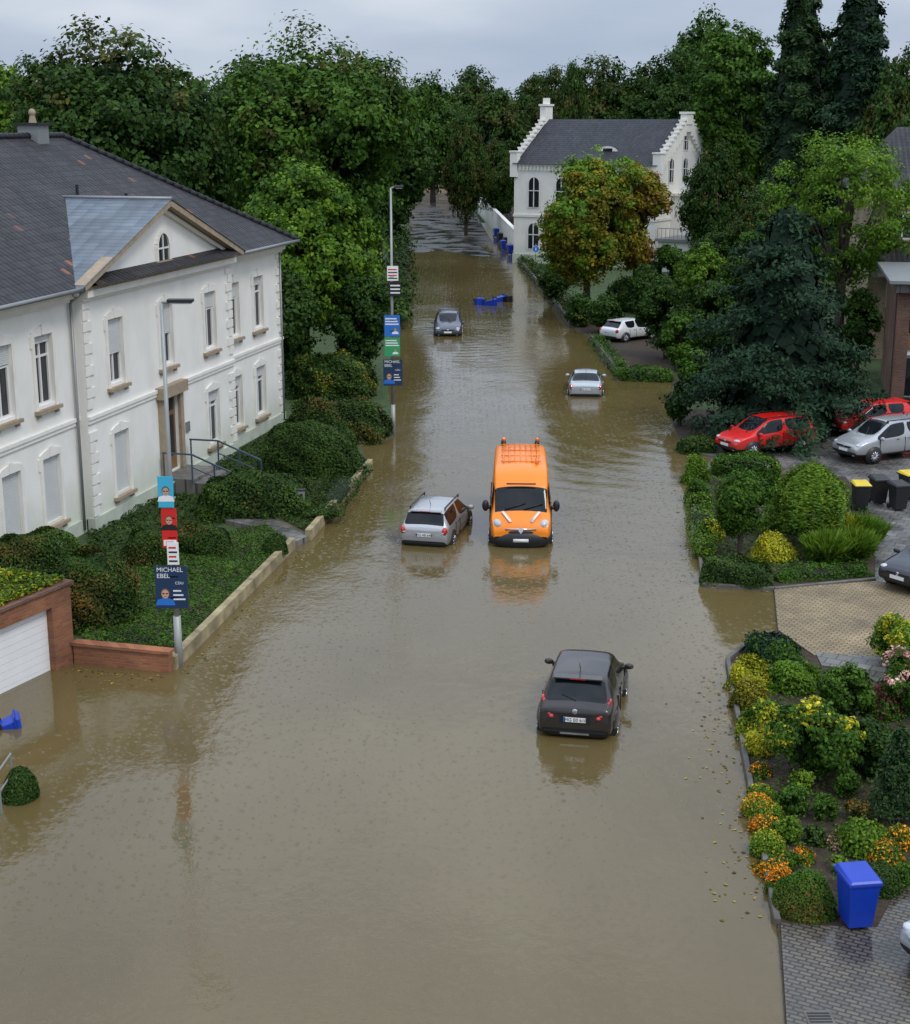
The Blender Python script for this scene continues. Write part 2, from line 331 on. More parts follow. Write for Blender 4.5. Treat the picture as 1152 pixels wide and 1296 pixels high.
def conifer(name,loc,R,H,mat,seed,power=.8,leaf=.34,droop=.25,z0=.3,dens=1.0,whorl=.55,core=.45):
    rng=np.random.default_rng(seed); e=empty(name,loc,rng.uniform(0,6))
    P=[];Nn=[];T=[];S=[]
    nb=int(H/whorl*9)
    for i in range(nb):
        h=rng.uniform(0,1)**1.15; z=z0+h*(H-z0); a=rng.uniform(0,2*math.pi); rl=R*(max(0,1-h)**power)*rng.uniform(.62,1.16)*(1+.12*math.sin(a*3+h*9))+.12
        k=int((14+rl*26)*dens); s=rng.uniform(0,1,k)**.55
        dirv=np.array([math.cos(a),math.sin(a),0]); perp=np.array([-dirv[1],dirv[0],0])
        w=(.22+.25*(1-s))*min(rl,2.4)*.6
        p=dirv*(s*rl)[:,None]+perp*(rng.normal(size=k)*w)[:,None]; p[:,2]=z+.15*rl*s-droop*rl*s*s+rng.normal(size=k)*leaf*.45-leaf*.5*np.abs(rng.normal(size=k))
        P.append(p); nn=np.tile(dirv*.6+np.array([0,0,.7]),(k,1))+rng.normal(size=(k,3))*.5; Nn.append(nn)
        T.append(.26+.38*s*rng.uniform(.4,1)+rng.uniform(-.12,.2)+rng.normal(size=k)*.12); S.append(leaf*rng.uniform(.6,1.3,k))
    P=np.vstack(P);Nn=np.vstack(Nn);T=np.concatenate(T);S=np.concatenate(S)
    cards('foliage',P,Nn,S,T,mat,rng,e,asp=.45)
    b=MB(); b.cyl((0,0,-.4),(0,0,H*.97),max(.06,R*.07),.03,'bark',10); b.build('trunk',e,True)
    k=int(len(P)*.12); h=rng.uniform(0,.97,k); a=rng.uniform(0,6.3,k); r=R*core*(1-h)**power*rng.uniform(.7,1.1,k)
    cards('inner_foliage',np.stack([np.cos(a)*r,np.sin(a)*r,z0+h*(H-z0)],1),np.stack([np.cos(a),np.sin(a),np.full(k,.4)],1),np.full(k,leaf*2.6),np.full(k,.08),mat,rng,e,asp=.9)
    return e
def hedge(name,loc,dx,dy,h,mat='leaf_hedge',seed=1,rz=0,shape='dome',leaf=.11,cov=2.3,mat2=None,frac2=.1,lump=.07,core='core'):
    rng=np.random.default_rng(seed); e=empty(name,loc,rz)
    ex={'dome':1.0,'box':.34,'round':.65}[shape]
    area=2*(dx+dy)*h*.9+dx*dy; n=int(min(26000,area*cov*1.15/(.31*leaf*leaf)))
    def surf(u):
        p=2/ex; w=(np.abs(u)**p).sum(1)**(1/p); return u/w[:,None]
    u=unit(rng,n); u[:,2]=np.abs(u[:,2])
    if shape!='dome': u*=np.array([dx,dy,2*h])/max(dx,dy)
    u/=np.linalg.norm(u,axis=1,keepdims=True)
    s=surf(u)
    ph=rng.uniform(0,6,6)
    X=s[:,0]*dx/2;Y=s[:,1]*dy/2;Z=s[:,2]*h
    lumpv=lump*(np.sin(X*2.3+ph[0])*np.sin(Y*2.7+ph[1])+.7*np.sin(X*5+Z*4+ph[2])*np.sin(Y*5.5+ph[3])+.5*np.sin(Z*7+ph[4]+X*3))
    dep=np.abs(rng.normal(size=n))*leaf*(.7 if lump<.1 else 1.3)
    base=max(.35,min(dx,dy,2*h)/2)
    k=1+(lumpv-dep+leaf*.3)/base
    P=np.stack([X*k,Y*k,np.maximum(.02,Z*k)],1)
    if lump>=.1: P+=rng.normal(size=(n,3))*np.array([1,1,.6])*leaf*.5; P[:,2]=np.maximum(P[:,2],.02)
    Nn=np.stack([s[:,0]/dx*2,s[:,1]/dy*2,s[:,2]/h],1); Nn/=np.linalg.norm(Nn,axis=1,keepdims=True); Nn+=rng.normal(size=(n,3))*.55+np.array([0,0,.25])
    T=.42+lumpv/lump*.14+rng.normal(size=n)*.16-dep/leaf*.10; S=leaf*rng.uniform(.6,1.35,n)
    if mat2:
        patch=np.sin(X*1.7+ph[0])*np.sin(Y*2.1+Z*1.9+ph[2])+rng.normal(size=n)*.45; sel=patch>np.quantile(patch,1-frac2)
        cards('leaves',P[~sel],Nn[~sel],S[~sel],T[~sel],mat,rng,e); cards('leaves_coloured',P[sel],Nn[sel],S[sel],T[sel],mat2,rng,e)
    else: cards('leaves',P,Nn,S,T,mat,rng,e)
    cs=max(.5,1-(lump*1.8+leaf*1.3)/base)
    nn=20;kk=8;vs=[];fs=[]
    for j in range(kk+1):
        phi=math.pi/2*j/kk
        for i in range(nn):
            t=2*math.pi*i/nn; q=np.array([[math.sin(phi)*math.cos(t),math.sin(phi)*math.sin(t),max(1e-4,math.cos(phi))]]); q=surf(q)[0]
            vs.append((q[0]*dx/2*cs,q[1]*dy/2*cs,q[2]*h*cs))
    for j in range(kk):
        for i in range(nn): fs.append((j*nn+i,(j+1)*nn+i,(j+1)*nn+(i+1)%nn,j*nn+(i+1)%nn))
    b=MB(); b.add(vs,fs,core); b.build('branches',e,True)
    return e
def hedge_line(name,p0,p1,w,h,**k):
    p0=Vector(p0);p1=Vector(p1); d=p1-p0; k.setdefault('shape','box')
    return hedge(name,((p0.x+p1.x)/2,(p0.y+p1.y)/2,k.pop('z',0)),d.length,w,h,rz=math.atan2(d.y,d.x),**k)
def inpoly(P,poly):
    x,y=P[:,0],P[:,1]; ins=np.zeros(len(P),bool); n=len(poly)
    for i in range(n):
        x1,y1=poly[i][0],poly[i][1];x2,y2=poly[(i+1)%n][0],poly[(i+1)%n][1]
        c=((y1>y)!=(y2>y))&(x<(x2-x1)*(y-y1)/(y2-y1+1e-12)+x1); ins^=c
    return ins
def cover(name,poly,z,h,mat,seed,leaf=.1,dens=140):
    rng=np.random.default_rng(seed); a=np.array([[p[0],p[1]] for p in poly]); lo=a.min(0);hi=a.max(0)
    n=int((hi-lo).prod()*dens); P=rng.uniform(lo,hi,(n,2)); P=P[inpoly(P,poly)]; n=len(P)
    lum=np.sin(P[:,0]*2.1+1)*np.sin(P[:,1]*1.9)+.6*np.sin(P[:,0]*5.3)*np.sin(P[:,1]*4.7+2)
    Z=z+h*(.6+.25*lum)*rng.uniform(.5,1,n); C=np.stack([P[:,0],P[:,1],Z],1); Nn=rng.normal(size=(n,3))*.5+np.array([0,0,1])
    return cards(name,C,Nn,leaf*rng.uniform(.6,1.4,n),.42+.15*lum+rng.normal(size=n)*.15,mat,rng)
def tuft(name,loc,r,h,mat,seed,n=900):
    rng=np.random.default_rng(seed); a=rng.uniform(0,2*math.pi,n); s=np.sqrt(rng.uniform(0,1,n)); hh=h*rng.uniform(.35,1,n)
    rr=r*s*(.25+.75*(hh/h)); C=np.stack([np.cos(a)*rr,np.sin(a)*rr,hh*.75*(1-.35*s)],1)
    out=np.stack([np.cos(a)*s,np.sin(a)*s,np.full(n,.9)],1); Nn=np.cross(out,rng.normal(size=(n,3)))
    e=empty(name,loc); 
    cards('blades',C,Nn,np.full(n,h*.5)*rng.uniform(.7,1.3,n),.45+rng.normal(size=n)*.2,mat,rng,e,asp=.09,up=out)
    cards('blades_low',C*np.array([.9,.9,.6]),Nn+.4,np.full(n,h*.4),.25+rng.normal(size=n)*.2,mat,rng,e,asp=.12)
    return e
# ------------------------------------------------------------------ world + sun
w=bpy.data.worlds.new("World"); scene.world=w; w.use_nodes=True; N=w.node_tree.nodes; L=w.node_tree.links; N.clear()
sd=Vector((.40,-.48,.78)).normalized(); el=math.asin(sd.z); az=math.atan2(sd.x,sd.y)
out=N.new('ShaderNodeOutputWorld'); sky=N.new('ShaderNodeTexSky'); sky.sky_type='NISHITA'; sky.sun_disc=False; sky.sun_elevation=el; sky.sun_rotation=az
b1=N.new('ShaderNodeBackground'); b1.inputs[1].default_value=.06; L.new(sky.outputs[0],b1.inputs[0])
tc=N.new('ShaderNodeTexCoord'); sp=N.new('ShaderNodeSeparateXYZ'); L.new(tc.outputs['Generated'],sp.inputs[0])
mp=N.new('ShaderNodeMapping'); mp.inputs['Scale'].default_value=(1.6,1.6,6); L.new(tc.outputs['Generated'],mp.inputs[0])
no=N.new('ShaderNodeTexNoise'); no.inputs['Scale'].default_value=2.4; no.inputs['Detail'].default_value=5; no.inputs['Roughness'].default_value=.45; L.new(mp.outputs[0],no.inputs['Vector'])
cr=ramp(N,[(.36,(.43,.515,.665)),(.50,(.53,.61,.745)),(.66,(.72,.78,.87))]); L.new(no.outputs[0],cr.inputs[0])
mr=N.new('ShaderNodeMapRange'); mr.inputs['From Min'].default_value=.08; mr.inputs['From Max'].default_value=.9; mr.inputs['To Min'].default_value=1.0; mr.inputs['To Max'].default_value=2.5; L.new(sp.outputs[2],mr.inputs[0])
b2=N.new('ShaderNodeBackground'); L.new(cr.outputs[0],b2.inputs[0]); L.new(mr.outputs[0],b2.inputs[1])
mx=N.new('ShaderNodeMixShader'); mx.inputs[0].default_value=.90; L.new(b1.outputs[0],mx.inputs[1]); L.new(b2.outputs[0],mx.inputs[2]); L.new(mx.outputs[0],out.inputs[0])
ld=bpy.data.lights.new("sun",'SUN'); ld.energy=1.35; ld.angle=math.radians(14); ld.color=(1,.94,.86)
lo=bpy.data.objects.new("sun",ld); scene.collection.objects.link(lo); lo.rotation_euler=sd.to_track_quat('Z','Y').to_euler(); lo.location=(0,0,60)
# ------------------------------------------------------------------ ground, water, land
b=MB(); b.quad((-1500,-300,-.45),(1500,-300,-.45),(1500,2500,-.45),(-1500,2500,-.45),m='grass'); b.build('ground')
def water_mat():
    m,nt,N,L,b=newmat('flood_water'); tc=N.new('ShaderNodeTexCoord'); mth=mathf(N,L)
    def noise(sc,st,det=3,rgh=.5):
        mp=N.new('ShaderNodeMapping'); mp.inputs['Scale'].default_value=st; L.new(tc.outputs['Object'],mp.inputs[0])
        n=N.new('ShaderNodeTexNoise'); n.inputs['Scale'].default_value=sc; n.inputs['Detail'].default_value=det; n.inputs['Roughness'].default_value=rgh; L.new(mp.outputs[0],n.inputs['Vector']); return n.outputs[0]
    r=ramp(N,[(.3,(.098,.070,.025)),(.55,(.122,.090,.036)),(.75,(.142,.110,.050))]); L.new(noise(.10,(1.6,.6,1),7,.6),r.inputs[0]); L.new(r.outputs[0],b.inputs['Base Color'])
    b.inputs['Roughness'].default_value=.045; b.inputs['IOR'].default_value=1.5
    h=mth('ADD',mth('MULTIPLY',noise(.8,(1,.7,1)),.42),mth('MULTIPLY',noise(4.5,(1,.8,1)),.17))
    h=mth('ADD',h,mth('MULTIPLY',noise(14,(1,1,1),2),.04))
    patch=noise(.16,(1,1,1),3); pk=N.new('ShaderNodeMapRange'); pk.inputs['From Min'].default_value=.40; pk.inputs['From Max'].default_value=.62; pk.inputs['To Min'].default_value=.4; pk.inputs['To Max'].default_value=1.25; L.new(patch,pk.inputs[0])
    h=mth('MULTIPLY',h,pk.outputs[0])
    def drops(scale,amp,off):
        mp=N.new('ShaderNodeMapping'); mp.inputs['Location'].default_value=(off,off*.7,0); L.new(tc.outputs['Object'],mp.inputs[0])
        vo=N.new('ShaderNodeTexVoronoi'); vo.voronoi_dimensions='2D'; vo.inputs['Scale'].default_value=scale; L.new(mp.outputs[0],vo.inputs['Vector'])
        d=vo.outputs['Distance']; sepc=N.new('ShaderNodeSeparateColor'); L.new(vo.outputs['Color'],sepc.inputs[0])
        s=mth('SINE',mth('MULTIPLY',d,mth('ADD',22.0,mth('MULTIPLY',sepc.outputs[1],30.0)))); fall=mth('MAXIMUM',mth('SUBTRACT',1.0,mth('MULTIPLY',d,mth('ADD',2.6,mth('MULTIPLY',sepc.outputs[2],3.0)))),0.0)
        on=mth('GREATER_THAN',sepc.outputs[0],.45)
        return mth('MULTIPLY',mth('MULTIPLY',mth('MULTIPLY',s,fall),on),amp)
    h=mth('ADD',h,drops(3.0,.045,0)); h=mth('ADD',h,drops(4.7,.03,13.7))
    for (c,fr,am,ext) in ((G(900,545),2.4,.14,24),(G(575,430),2.8,.07,16),(G(1010,860),3.5,.06,9),(G(660,680),4.5,.05,6),(G(540,690),5,.05,5),(G(730,925),6,.045,4.5),(G(741,495),3.5,.06,8)):
        mp=N.new('ShaderNodeMapping'); mp.inputs['Location'].default_value=(-c.x,-c.y,0); L.new(tc.outputs['Object'],mp.inputs[0])
        ln=N.new('ShaderNodeVectorMath'); ln.operation='LENGTH'; L.new(mp.outputs[0],ln.inputs[0]); d=ln.outputs['Value']
        s=mth('SINE',mth('MULTIPLY',mth('ADD',d,mth('MULTIPLY',noise(.3,(1,1,1)),1.5)),fr*2))
        f=mth('MAXIMUM',mth('SUBTRACT',1.0,mth('DIVIDE',d,ext)),0.0)
        h=mth('ADD',h,mth('MULTIPLY',mth('MULTIPLY',s,f),am*.5))
    bp=N.new('ShaderNodeBump'); bp.inputs['Strength'].default_value=.42; bp.inputs['Distance'].default_value=.10; L.new(h,bp.inputs['Height']); L.new(bp.outputs[0],b.inputs['Normal'])
    return m
M['water']=water_mat()
b=MB(); b.quad((-60,-20,0),(60,-20,0),(60,215,0),(-60,215,0),m='water'); b.build('flood_water')
def poly(*pp): return [ (G(*p).x,G(*p).y) for p in pp]
A=G(360,535); a13=math.atan2(.9721,.2347)
land=poly((372,692),(388,686),(468,592),(455,565),(499,553),(490,480),(503,400),(504,300),(508,262))+[(-160,270),(-160,20),(-14,33)]+poly((97,836),(217,846))
b=MB(); b.prism(land,-.4,.06,'grass','curbgrey'); b.build('ground_left_gardens')
def bed(name,edge,back,zt,soil='soil',wall='concrete',th=.22,hz=.12):
    pts=poly(*edge)+poly(*back); b=MB(); b.prism(pts,-.4,zt,soil,wall); b.build(name)
    b=MB(); e=[G(*p) for p in edge]
    for i in range(len(e)-1): b.beam((e[i].x,e[i].y,zt/2-.15+hz/2),(e[i+1].x,e[i+1].y,zt/2-.15+hz/2),th,zt+.3+hz,wall)
    b.build('kerb_wall',bevel=.02)
    return pts
bed1=bed('garden_bed',[(218,848),(370,694)],[(335,672),(215,700),(150,740),(98,830)],.26)
bed2=bed('garden_bed',[(390,684),(469,592)],[(440,575),(330,600),(322,650),(366,672)],.26)
b=MB(); p=G(97,838);q=G(217,850); ln=(q-p).length; b.box(0,ln,-.12,.12,-.35,.52,'brick'); b.box(-.04,ln+.04,-.17,.17,.52,.60,'brick'); b.build('brick_garden_wall',loc=p,rz=math.atan2(q.y-p.y,q.x-p.x))
b=MB(); b.prism(poly((372,694),(390,685),(366,668),(300,650),(285,665),(335,676)),-.4,.20,'slabs'); b.build('garden_path')
R=poly((1000,1400),(990,1240),(984,1170),(921,838),(985,797),(979,748),(892,744),(880,650),(876,598),(905,580),(862,566),(846,520),(852,480),(782,482),(752,436),(742,424),(722,412),(652,322),(640,296),(620,256))+[(160,270),(160,10),(14,10)]
b=MB(); b.prism(R,-.4,.05,'soil','curbgrey'); b.build('ground_right_gardens')
b=MB(); b.prism([(8.5,175),(6.6,140)]+poly((700,370),(735,405),(830,425),(865,470),(860,520),(1100,520))+[(80,60),(110,175)],.0,.058,'grass'); b.build('lawn')
b=MB(); b.prism(poly((985,800),(980,748),(1110,738),(1240,760),(1240,850),(1030,832)),.0,.075,'paver','curbgrey'); b.build('sand_paved_driveway')
b=MB(); b.prism(poly((1032,829),(1240,846),(1240,905),(1112,868),(1080,850),(1040,846)),.0,.085,'slabs','curbgrey'); b.build('stone_path')
b=MB(); b.prism(poly((868,572),(905,580),(878,600),(980,602),(1070,605),(1105,655),(1108,738),(1300,760),(1300,560),(1060,535),(900,560)),-.3,.066,'slabs','curbgrey'); b.build('parking_pavement')
b=MB(); b.prism(poly((1002,1400),(992,1240),(988,1172),(1040,1176),(1110,1178),(1135,1130),(1300,1130),(1300,1400)),-.3,.07,'pavergrey','curbgrey'); b.build('grey_paved_driveway')
p=G(1037,1293); b=MB(); b.box(-.22,.22,-.2,.2,.03,.078,'curbgrey'); [b.box(-.18,.18,-.15+.08*i,-.11+.08*i,.078,.082,'ink') for i in range(4)]; b.build('drain_grate',loc=(p.x,p.y,0))
b=MB(); e=[G(*p) for p in [(984,1172),(952,1010),(921,838),(950,815)]]
for i in range(3): b.beam((e[i].x,e[i].y,.0),(e[i+1].x,e[i+1].y,.0),.12,.30,'curbgrey')
b.build('garden_kerb',bevel=.02)
b=MB(); e=[G(*p) for p in [(876,600),(880,650),(890,742),(980,748),(1108,736)]]
for i in range(4): b.beam((e[i].x,e[i].y,.0),(e[i+1].x,e[i+1].y,.0),.12,.26,'curbgrey')
b.build('garden_kerb',bevel=.02)
b=MB(); e=[G(*p) for p in [(650,324),(685,366),(723,413)]]
for i in range(2): b.beam((e[i].x,e[i].y,.15),(e[i+1].x,e[i+1].y,.15),.25,.7,'curbgrey')
e=[G(*p) for p in [(750,432),(783,476)]]; b.beam((e[0].x,e[0].y,.15),(e[1].x,e[1].y,.15),.25,.5,'curbgrey')
b.build('low_boundary_wall')
def far_road():
    n,mm=26,40; vs=[];fs=[]
    for j in range(mm+1):
        f=j/mm; y=155+f*190; wd=6.0
        for i in range(n+1):
            u=i/n*2-1; x=G(560,300).x+(y-180)*(-.030)+u*wd; z=.03+.009*(y-170)+.05*math.sin(x*.9+y*.11)+.05*math.sin(y*.31+x*.4)-.04*abs(u)
            vs.append((x,y,min(z,1.2)))
    for j in range(mm):
        for i in range(n): a=j*(n+1)+i; fs.append((a,a+1,a+n+2,a+n+1))
    b=MB(); b.add(vs,fs,'asphalt'); return b.build('road',smooth=True)
m,nt,N_,L_,bs=newmat('wet_asphalt'); tc=N_.new('ShaderNodeTexCoord'); no=N_.new('ShaderNodeTexNoise'); no.inputs['Scale'].default_value=.35; no.inputs['Detail'].default_value=6; L_.new(tc.outputs['Object'],no.inputs['Vector'])
r=ramp(N_,[(.35,(.04,.04,.04)),(.7,(.085,.083,.08))]); L_.new(no.outputs[0],r.inputs[0]); L_.new(r.outputs[0],bs.inputs['Base Color'])
r=ramp(N_,[(.42,(.08,.08,.08)),(.58,(.6,.6,.6))]); L_.new(no.outputs[0],r.inputs[0]); L_.new(r.outputs[0],bs.inputs['Roughness']); M['asphalt']=m
far_road()
# ------------------------------------------------------------------ villa
def wall_open(b,x0,x1,z0,z1,y,ops,m,dep=.22):
    xs=sorted({x0,x1}|{o[0] for o in ops}|{o[1] for o in ops}); zs=sorted({z0,z1}|{o[2] for o in ops}|{o[3] for o in ops})
    for i in range(len(xs)-1):
        for j in range(len(zs)-1):
            cx=(xs[i]+xs[i+1])/2; cz=(zs[j]+zs[j+1])/2
            if any(o[0]<cx<o[1] and o[2]<cz<o[3] for o in ops): continue
            b.quad((xs[i],y,zs[j]),(xs[i+1],y,zs[j]),(xs[i+1],y,zs[j+1]),(xs[i],y,zs[j+1]),m=m)
    for o in ops:
        a,c,d,e=o[:4]
        b.quad((a,y,d),(a,y,e),(a,y+dep,e),(a,y+dep,d),m=m); b.quad((c,y,d),(c,y+dep,d),(c,y+dep,e),(c,y,e),m=m)
        b.quad((a,y,e),(c,y,e),(c,y+dep,e),(a,y+dep,e),m=m); b.quad((a,y,d),(a,y+dep,d),(c,y+dep,d),(c,y,d),m=m)
def window(b,x0,x1,z0,z1,y,sh=.3,mull=True,dep=.2):
    b.quad((x0,y+dep-.02,z0),(x1,y+dep-.02,z0),(x1,y+dep-.02,z1),(x0,y+dep-.02,z1),m='glass')
    f=.07; yf0,yf1=y+dep-.08,y+dep-.021
    b.box(x0,x0+f,yf0,yf1,z0,z1,'frame'); b.box(x1-f,x1,yf0,yf1,z0,z1,'frame')
    b.box(x0+f,x1-f,yf0,yf1,z0,z0+f,'frame'); b.box(x0+f,x1-f,yf0,yf1,z1-f,z1,'frame')
    if mull:
        cx=(x0+x1)/2; zt=z0+(z1-z0)*.68
        b.box(cx-.045,cx+.045,yf0+.004,yf1,z0+f,z1-f,'frame'); b.box(x0+f,cx-.045,yf0+.002,yf1,zt,zt+.07,'frame'); b.box(cx+.045,x1-f,yf0+.002,yf1,zt,zt+.07,'frame')
    if sh>0:
        zz=z1-(z1-z0)*sh; n=max(1,int((z1-zz)/.07))
        for i in range(n):
            a=zz+i*(z1-zz)/n; b.box(x0+.01,x1-.01,yf0-.035,yf0-.012,a+.008,a+(z1-zz)/n,'shutter')
def surround(b,x0,x1,z0,z1,y):
    t=.16; p=.06
    b.box(x0-t,x0-.0,y-p,y-.002,z0-.1,z1,'trim'); b.box(x1+.0,x1+t,y-p,y-.002,z0-.1,z1,'trim')
    n=6; cx=(x0+x1)/2; hw=(x1-x0)/2+t
    for i in range(n):
        u0=-1+2*i/n;u1=-1+2*(i+1)/n; rz0=.14*(1-u0*u0); rz1=.14*(1-u1*u1)
        xa,xb=cx+u0*hw,cx+u1*hw
        v=[(xa,y-p,z1+.002),(xb,y-p,z1+.002),(xb,y-p,z1+.16+rz1),(xa,y-p,z1+.16+rz0),(xa,y-.002,z1+.002),(xb,y-.002,z1+.002),(xb,y-.002,z1+.16+rz1),(xa,y-.002,z1+.16+rz0)]
        b.add(v,[(0,1,2,3),(3,2,6,7),(0,4,5,1)]+([(0,3,7,4)] if i==0 else [])+([(1,5,6,2)] if i==n-1 else []),'trim')
    b.box(x0-t-.08,x0-t-.001,y-p+.01,y-.002,z1-.35,z1+.05,'trim'); b.box(x1+t+.001,x1+t+.08,y-p+.01,y-.002,z1-.35,z1+.05,'trim')
    b.box(cx-.12,cx+.12,y-p-.03,y-p-.002,z1+.02,z1+.36,'trim')
    b.box(x0-.22,x1+.22,y-.18,y-.002,z0-.22,z0-.10,'sand'); b.box(x0-.10,x0+.06,y-.10,y-.003,z0-.34,z0-.221,'sand'); b.box(x1-.06,x1+.10,y-.10,y-.003,z0-.34,z0-.221,'sand')
villa=empty('white_villa',A,a13); ZE=8.6; LT=27.4; S0,S1=7.0,20.4; YR=-.35; SC_=13.7
hw=.58
ups=[3.0,5.9,9.4,13.7,18.0,22.5,25.1]; los=[3.0,5.9,9.4,18.0,22.5,25.1]
def ops_for(a,c):
    o=[]
    for s in ups:
        if a<s<c: o.append((-s-hw,-s+hw,4.95,7.25))
    for s in los:
        if a<s<c: o.append((-s-hw,-s+hw,1.0,3.2))
    if a<13.7<c: o.append((-13.7-.75,-13.7+.75,.75,3.75))
    return o
b=MB()
for (a,c,y) in((0,S0,0),(S0,S1,YR),(S1,LT,0)): wall_open(b,-c,-a,.55,ZE,y,ops_for(a,c),'wall')
for (a,c,y) in((0,S0,0),(S0,S1,YR),(S1,LT,0)): b.box(-c+(-.04 if c!=S0 else 0),-a+(.04 if a==0 or a==S0 else 0),y-.08,y+.2,-.4,.55,'plinth')
b.quad((-S0,0,.5),(-S0,YR,.5),(-S0,YR,ZE),(-S0,0,ZE),m='wall'); b.quad((-S1,YR,.5),(-S1,0,.5),(-S1,0,ZE),(-S1,YR,ZE),m='wall')
b.quad((0,0,-.4),(0,14,-.4),(0,14,ZE),(0,0,ZE),m='wall'); b.quad((-LT,14,-.4),(-LT,0,-.4),(-LT,0,ZE),(-LT,14,ZE),m='wall'); b.quad((0,14,-.4),(-LT,14,-.4),(-LT,14,ZE),(0,14,ZE),m='wall')
zp=ZE+.02; ap=11.0
b.add([(-S1,YR-.001,zp),(-S0,YR-.001,zp),(-SC_,YR-.001,ap)],[(0,1,2)],'wall')
b.build('walls',villa)
b=MB()
for s in ups:
    y=YR if S0<s<S1 else 0; window(b,-s-hw,-s+hw,4.95,7.25,y,sh={18.0:.55,13.7:.5,3.0:.18,22.5:.12}.get(s,.28))
for s in los:
    y=YR if S0<s<S1 else 0; window(b,-s-hw,-s+hw,1.0,3.2,y,sh={18.0:1.0,22.5:1.0,25.1:1.0}.get(s,.22))
b.build('windows',villa)
b=MB()
for s in ups: surround(b,-s-hw,-s+hw,4.95,7.25,YR if S0<s<S1 else 0)
for s in los: surround(b,-s-hw,-s+hw,1.0,3.2,YR if S0<s<S1 else 0)
for (a,c,y) in((0,S0,0),(S0,S1,YR),(S1,LT,0)):
    b.box(-c,-a,y-.10,y-.004,4.02,4.14,'trim'); b.box(-c,-a,y-.06,y-.004,3.88,4.018,'trim'); b.box(-c,-a,y-.14,y-.004,8.10,8.22,'trim'); b.box(-c,-a,y-.30,y-.004,8.222,8.45,'trim')
def quoin(x,y,d):
    z=.6;i=0
    while z<8.0:
        l=.62 if i%2 else .40; z2=min(z+.36,8.05)
        if not(3.8<z+.18<4.2): b.box(x,x+d*l,y-.06,y-.003,z,z2-.04,'trim')
        z+=.38;i+=1
quoin(0,0,-1); quoin(-LT,0,1); quoin(-S0,YR,-1); quoin(-S1,YR,1); quoin(-S0+.02,0,1)
for sg in(-1,1):
    x1=-SC_+sg*7.15
    b.beam((-SC_,YR-.25,ap+.02),(x1,YR-.25,ZE+.0),.42,.22,'sand'); b.beam((-SC_,YR-.08,ap-.22),(x1,YR-.08,ZE-.22),.14,.14,'trim')
b.box(-SC_-6.7,-SC_+6.7,YR-.32,YR-.004,8.46,8.58,'sand')
n=12;cx=-SC_;zc=9.35
pts=[(cx-.5,YR-.04,zc-.45),(cx+.5,YR-.04,zc-.45)]+[(cx+.5*math.cos(math.pi*i/n),YR-.04,zc+.55*math.sin(math.pi*i/n)) for i in range(n+1)]
b.add(pts,[tuple(range(len(pts)))],'glass')
for i in range(n):
    a0,a1=math.pi*i/n,math.pi*(i+1)/n
    b.beam((cx+.56*math.cos(a0),YR-.05,zc+.62*math.sin(a0)),(cx+.56*math.cos(a1),YR-.05,zc+.62*math.sin(a1)),.12,.14,'trim')
b.box(cx-.62,cx-.5,YR-.11,YR-.003,zc-.45,zc,'trim'); b.box(cx+.5,cx+.62,YR-.11,YR-.003,zc-.45,zc,'trim'); b.box(cx-.7,cx+.7,YR-.14,YR-.003,zc-.6,zc-.46,'sand')
b.box(cx-.03,cx+.03,YR-.08,YR-.045,zc-.45,zc+.5,'frame'); b.box(cx-.5,cx+.5,YR-.075,YR-.042,zc-.03,zc+.03,'frame')
b.build('mouldings',villa)
b=MB(); b.box(-14.45,-12.95,YR+.12,YR+.18,.75,3.75,'wood')
b.box(-14.3,-13.76,YR+.10,YR+.119,1.3,2.9,'glass'); b.box(-13.64,-13.1,YR+.10,YR+.119,1.3,2.9,'glass'); b.box(-14.3,-13.1,YR+.10,YR+.119,3.1,3.6,'glass')
b.box(-14.75,-14.46,YR-.14,YR-.004,.75,3.95,'sand'); b.box(-12.94,-12.65,YR-.14,YR-.004,.75,3.95,'sand'); b.box(-14.9,-12.5,YR-.3,YR-.004,3.76,4.2,'sand'); b.box(-12.3,-11.95,YR-.06,YR-.01,2.0,2.4,'metal')
b.build('entrance_door',villa)
b=MB()
for i in range(5): b.box(-14.9,-12.5,YR-1.2-.32*(i+1) if i else YR-1.4,YR-.09 if i==0 else YR-1.2-.32*i+.12,-.3,.74-.13*i,'slabs')
b.build('entrance_steps',villa)
b=MB()
for s in(-15.0,-12.4):
    b.beam((s,YR-.2,1.75),(s,YR-1.4,1.75),.06,.06,'rail'); b.beam((s,YR-1.4,1.75),(s,YR-3.2,1.05),.06,.06,'rail'); b.beam((s,YR-1.4,1.25),(s,YR-3.2,.6),.04,.04,'rail')
    for y,zt,zb in((-.25,1.75,.7),(-1.4,1.75,.6),(-2.3,1.4,.2),(-3.2,1.05,0)): b.beam((s,YR+y,zb),(s,YR+y,zt),.05,.05,'rail')
b.build('stair_railing',villa)
ZR=13.35; b=MB(); o=.65
def rq(p,m='tile'):
    p=[Vector(q) for q in p]; u=(p[1]-p[0]).normalized(); n=u.cross(p[2]-p[0]).normalized(); v=n.cross(u)
    b.quad(*p,m=m,uv=[((q-p[0]).dot(u)+50,(q-p[0]).dot(v)+50) for q in p])
ze=ZE-.02
rq([(-LT-o,-o,ze),(o,-o,ze),(-7,7,ZR),(-20.4,7,ZR)]); rq([(o,14+o,ze),(-LT-o,14+o,ze),(-20.4,7,ZR),(-7,7,ZR)])
rq([(o,-o,ze),(o,14+o,ze),(-7,7,ZR)]); rq([(-LT-o,14+o,ze),(-LT-o,-o,ze),(-20.4,7,ZR)])
b.quad((-LT-o,-o,ze-.03),(-LT-o,14+o,ze-.03),(o,14+o,ze-.03),(o,-o,ze-.03),m='trim')
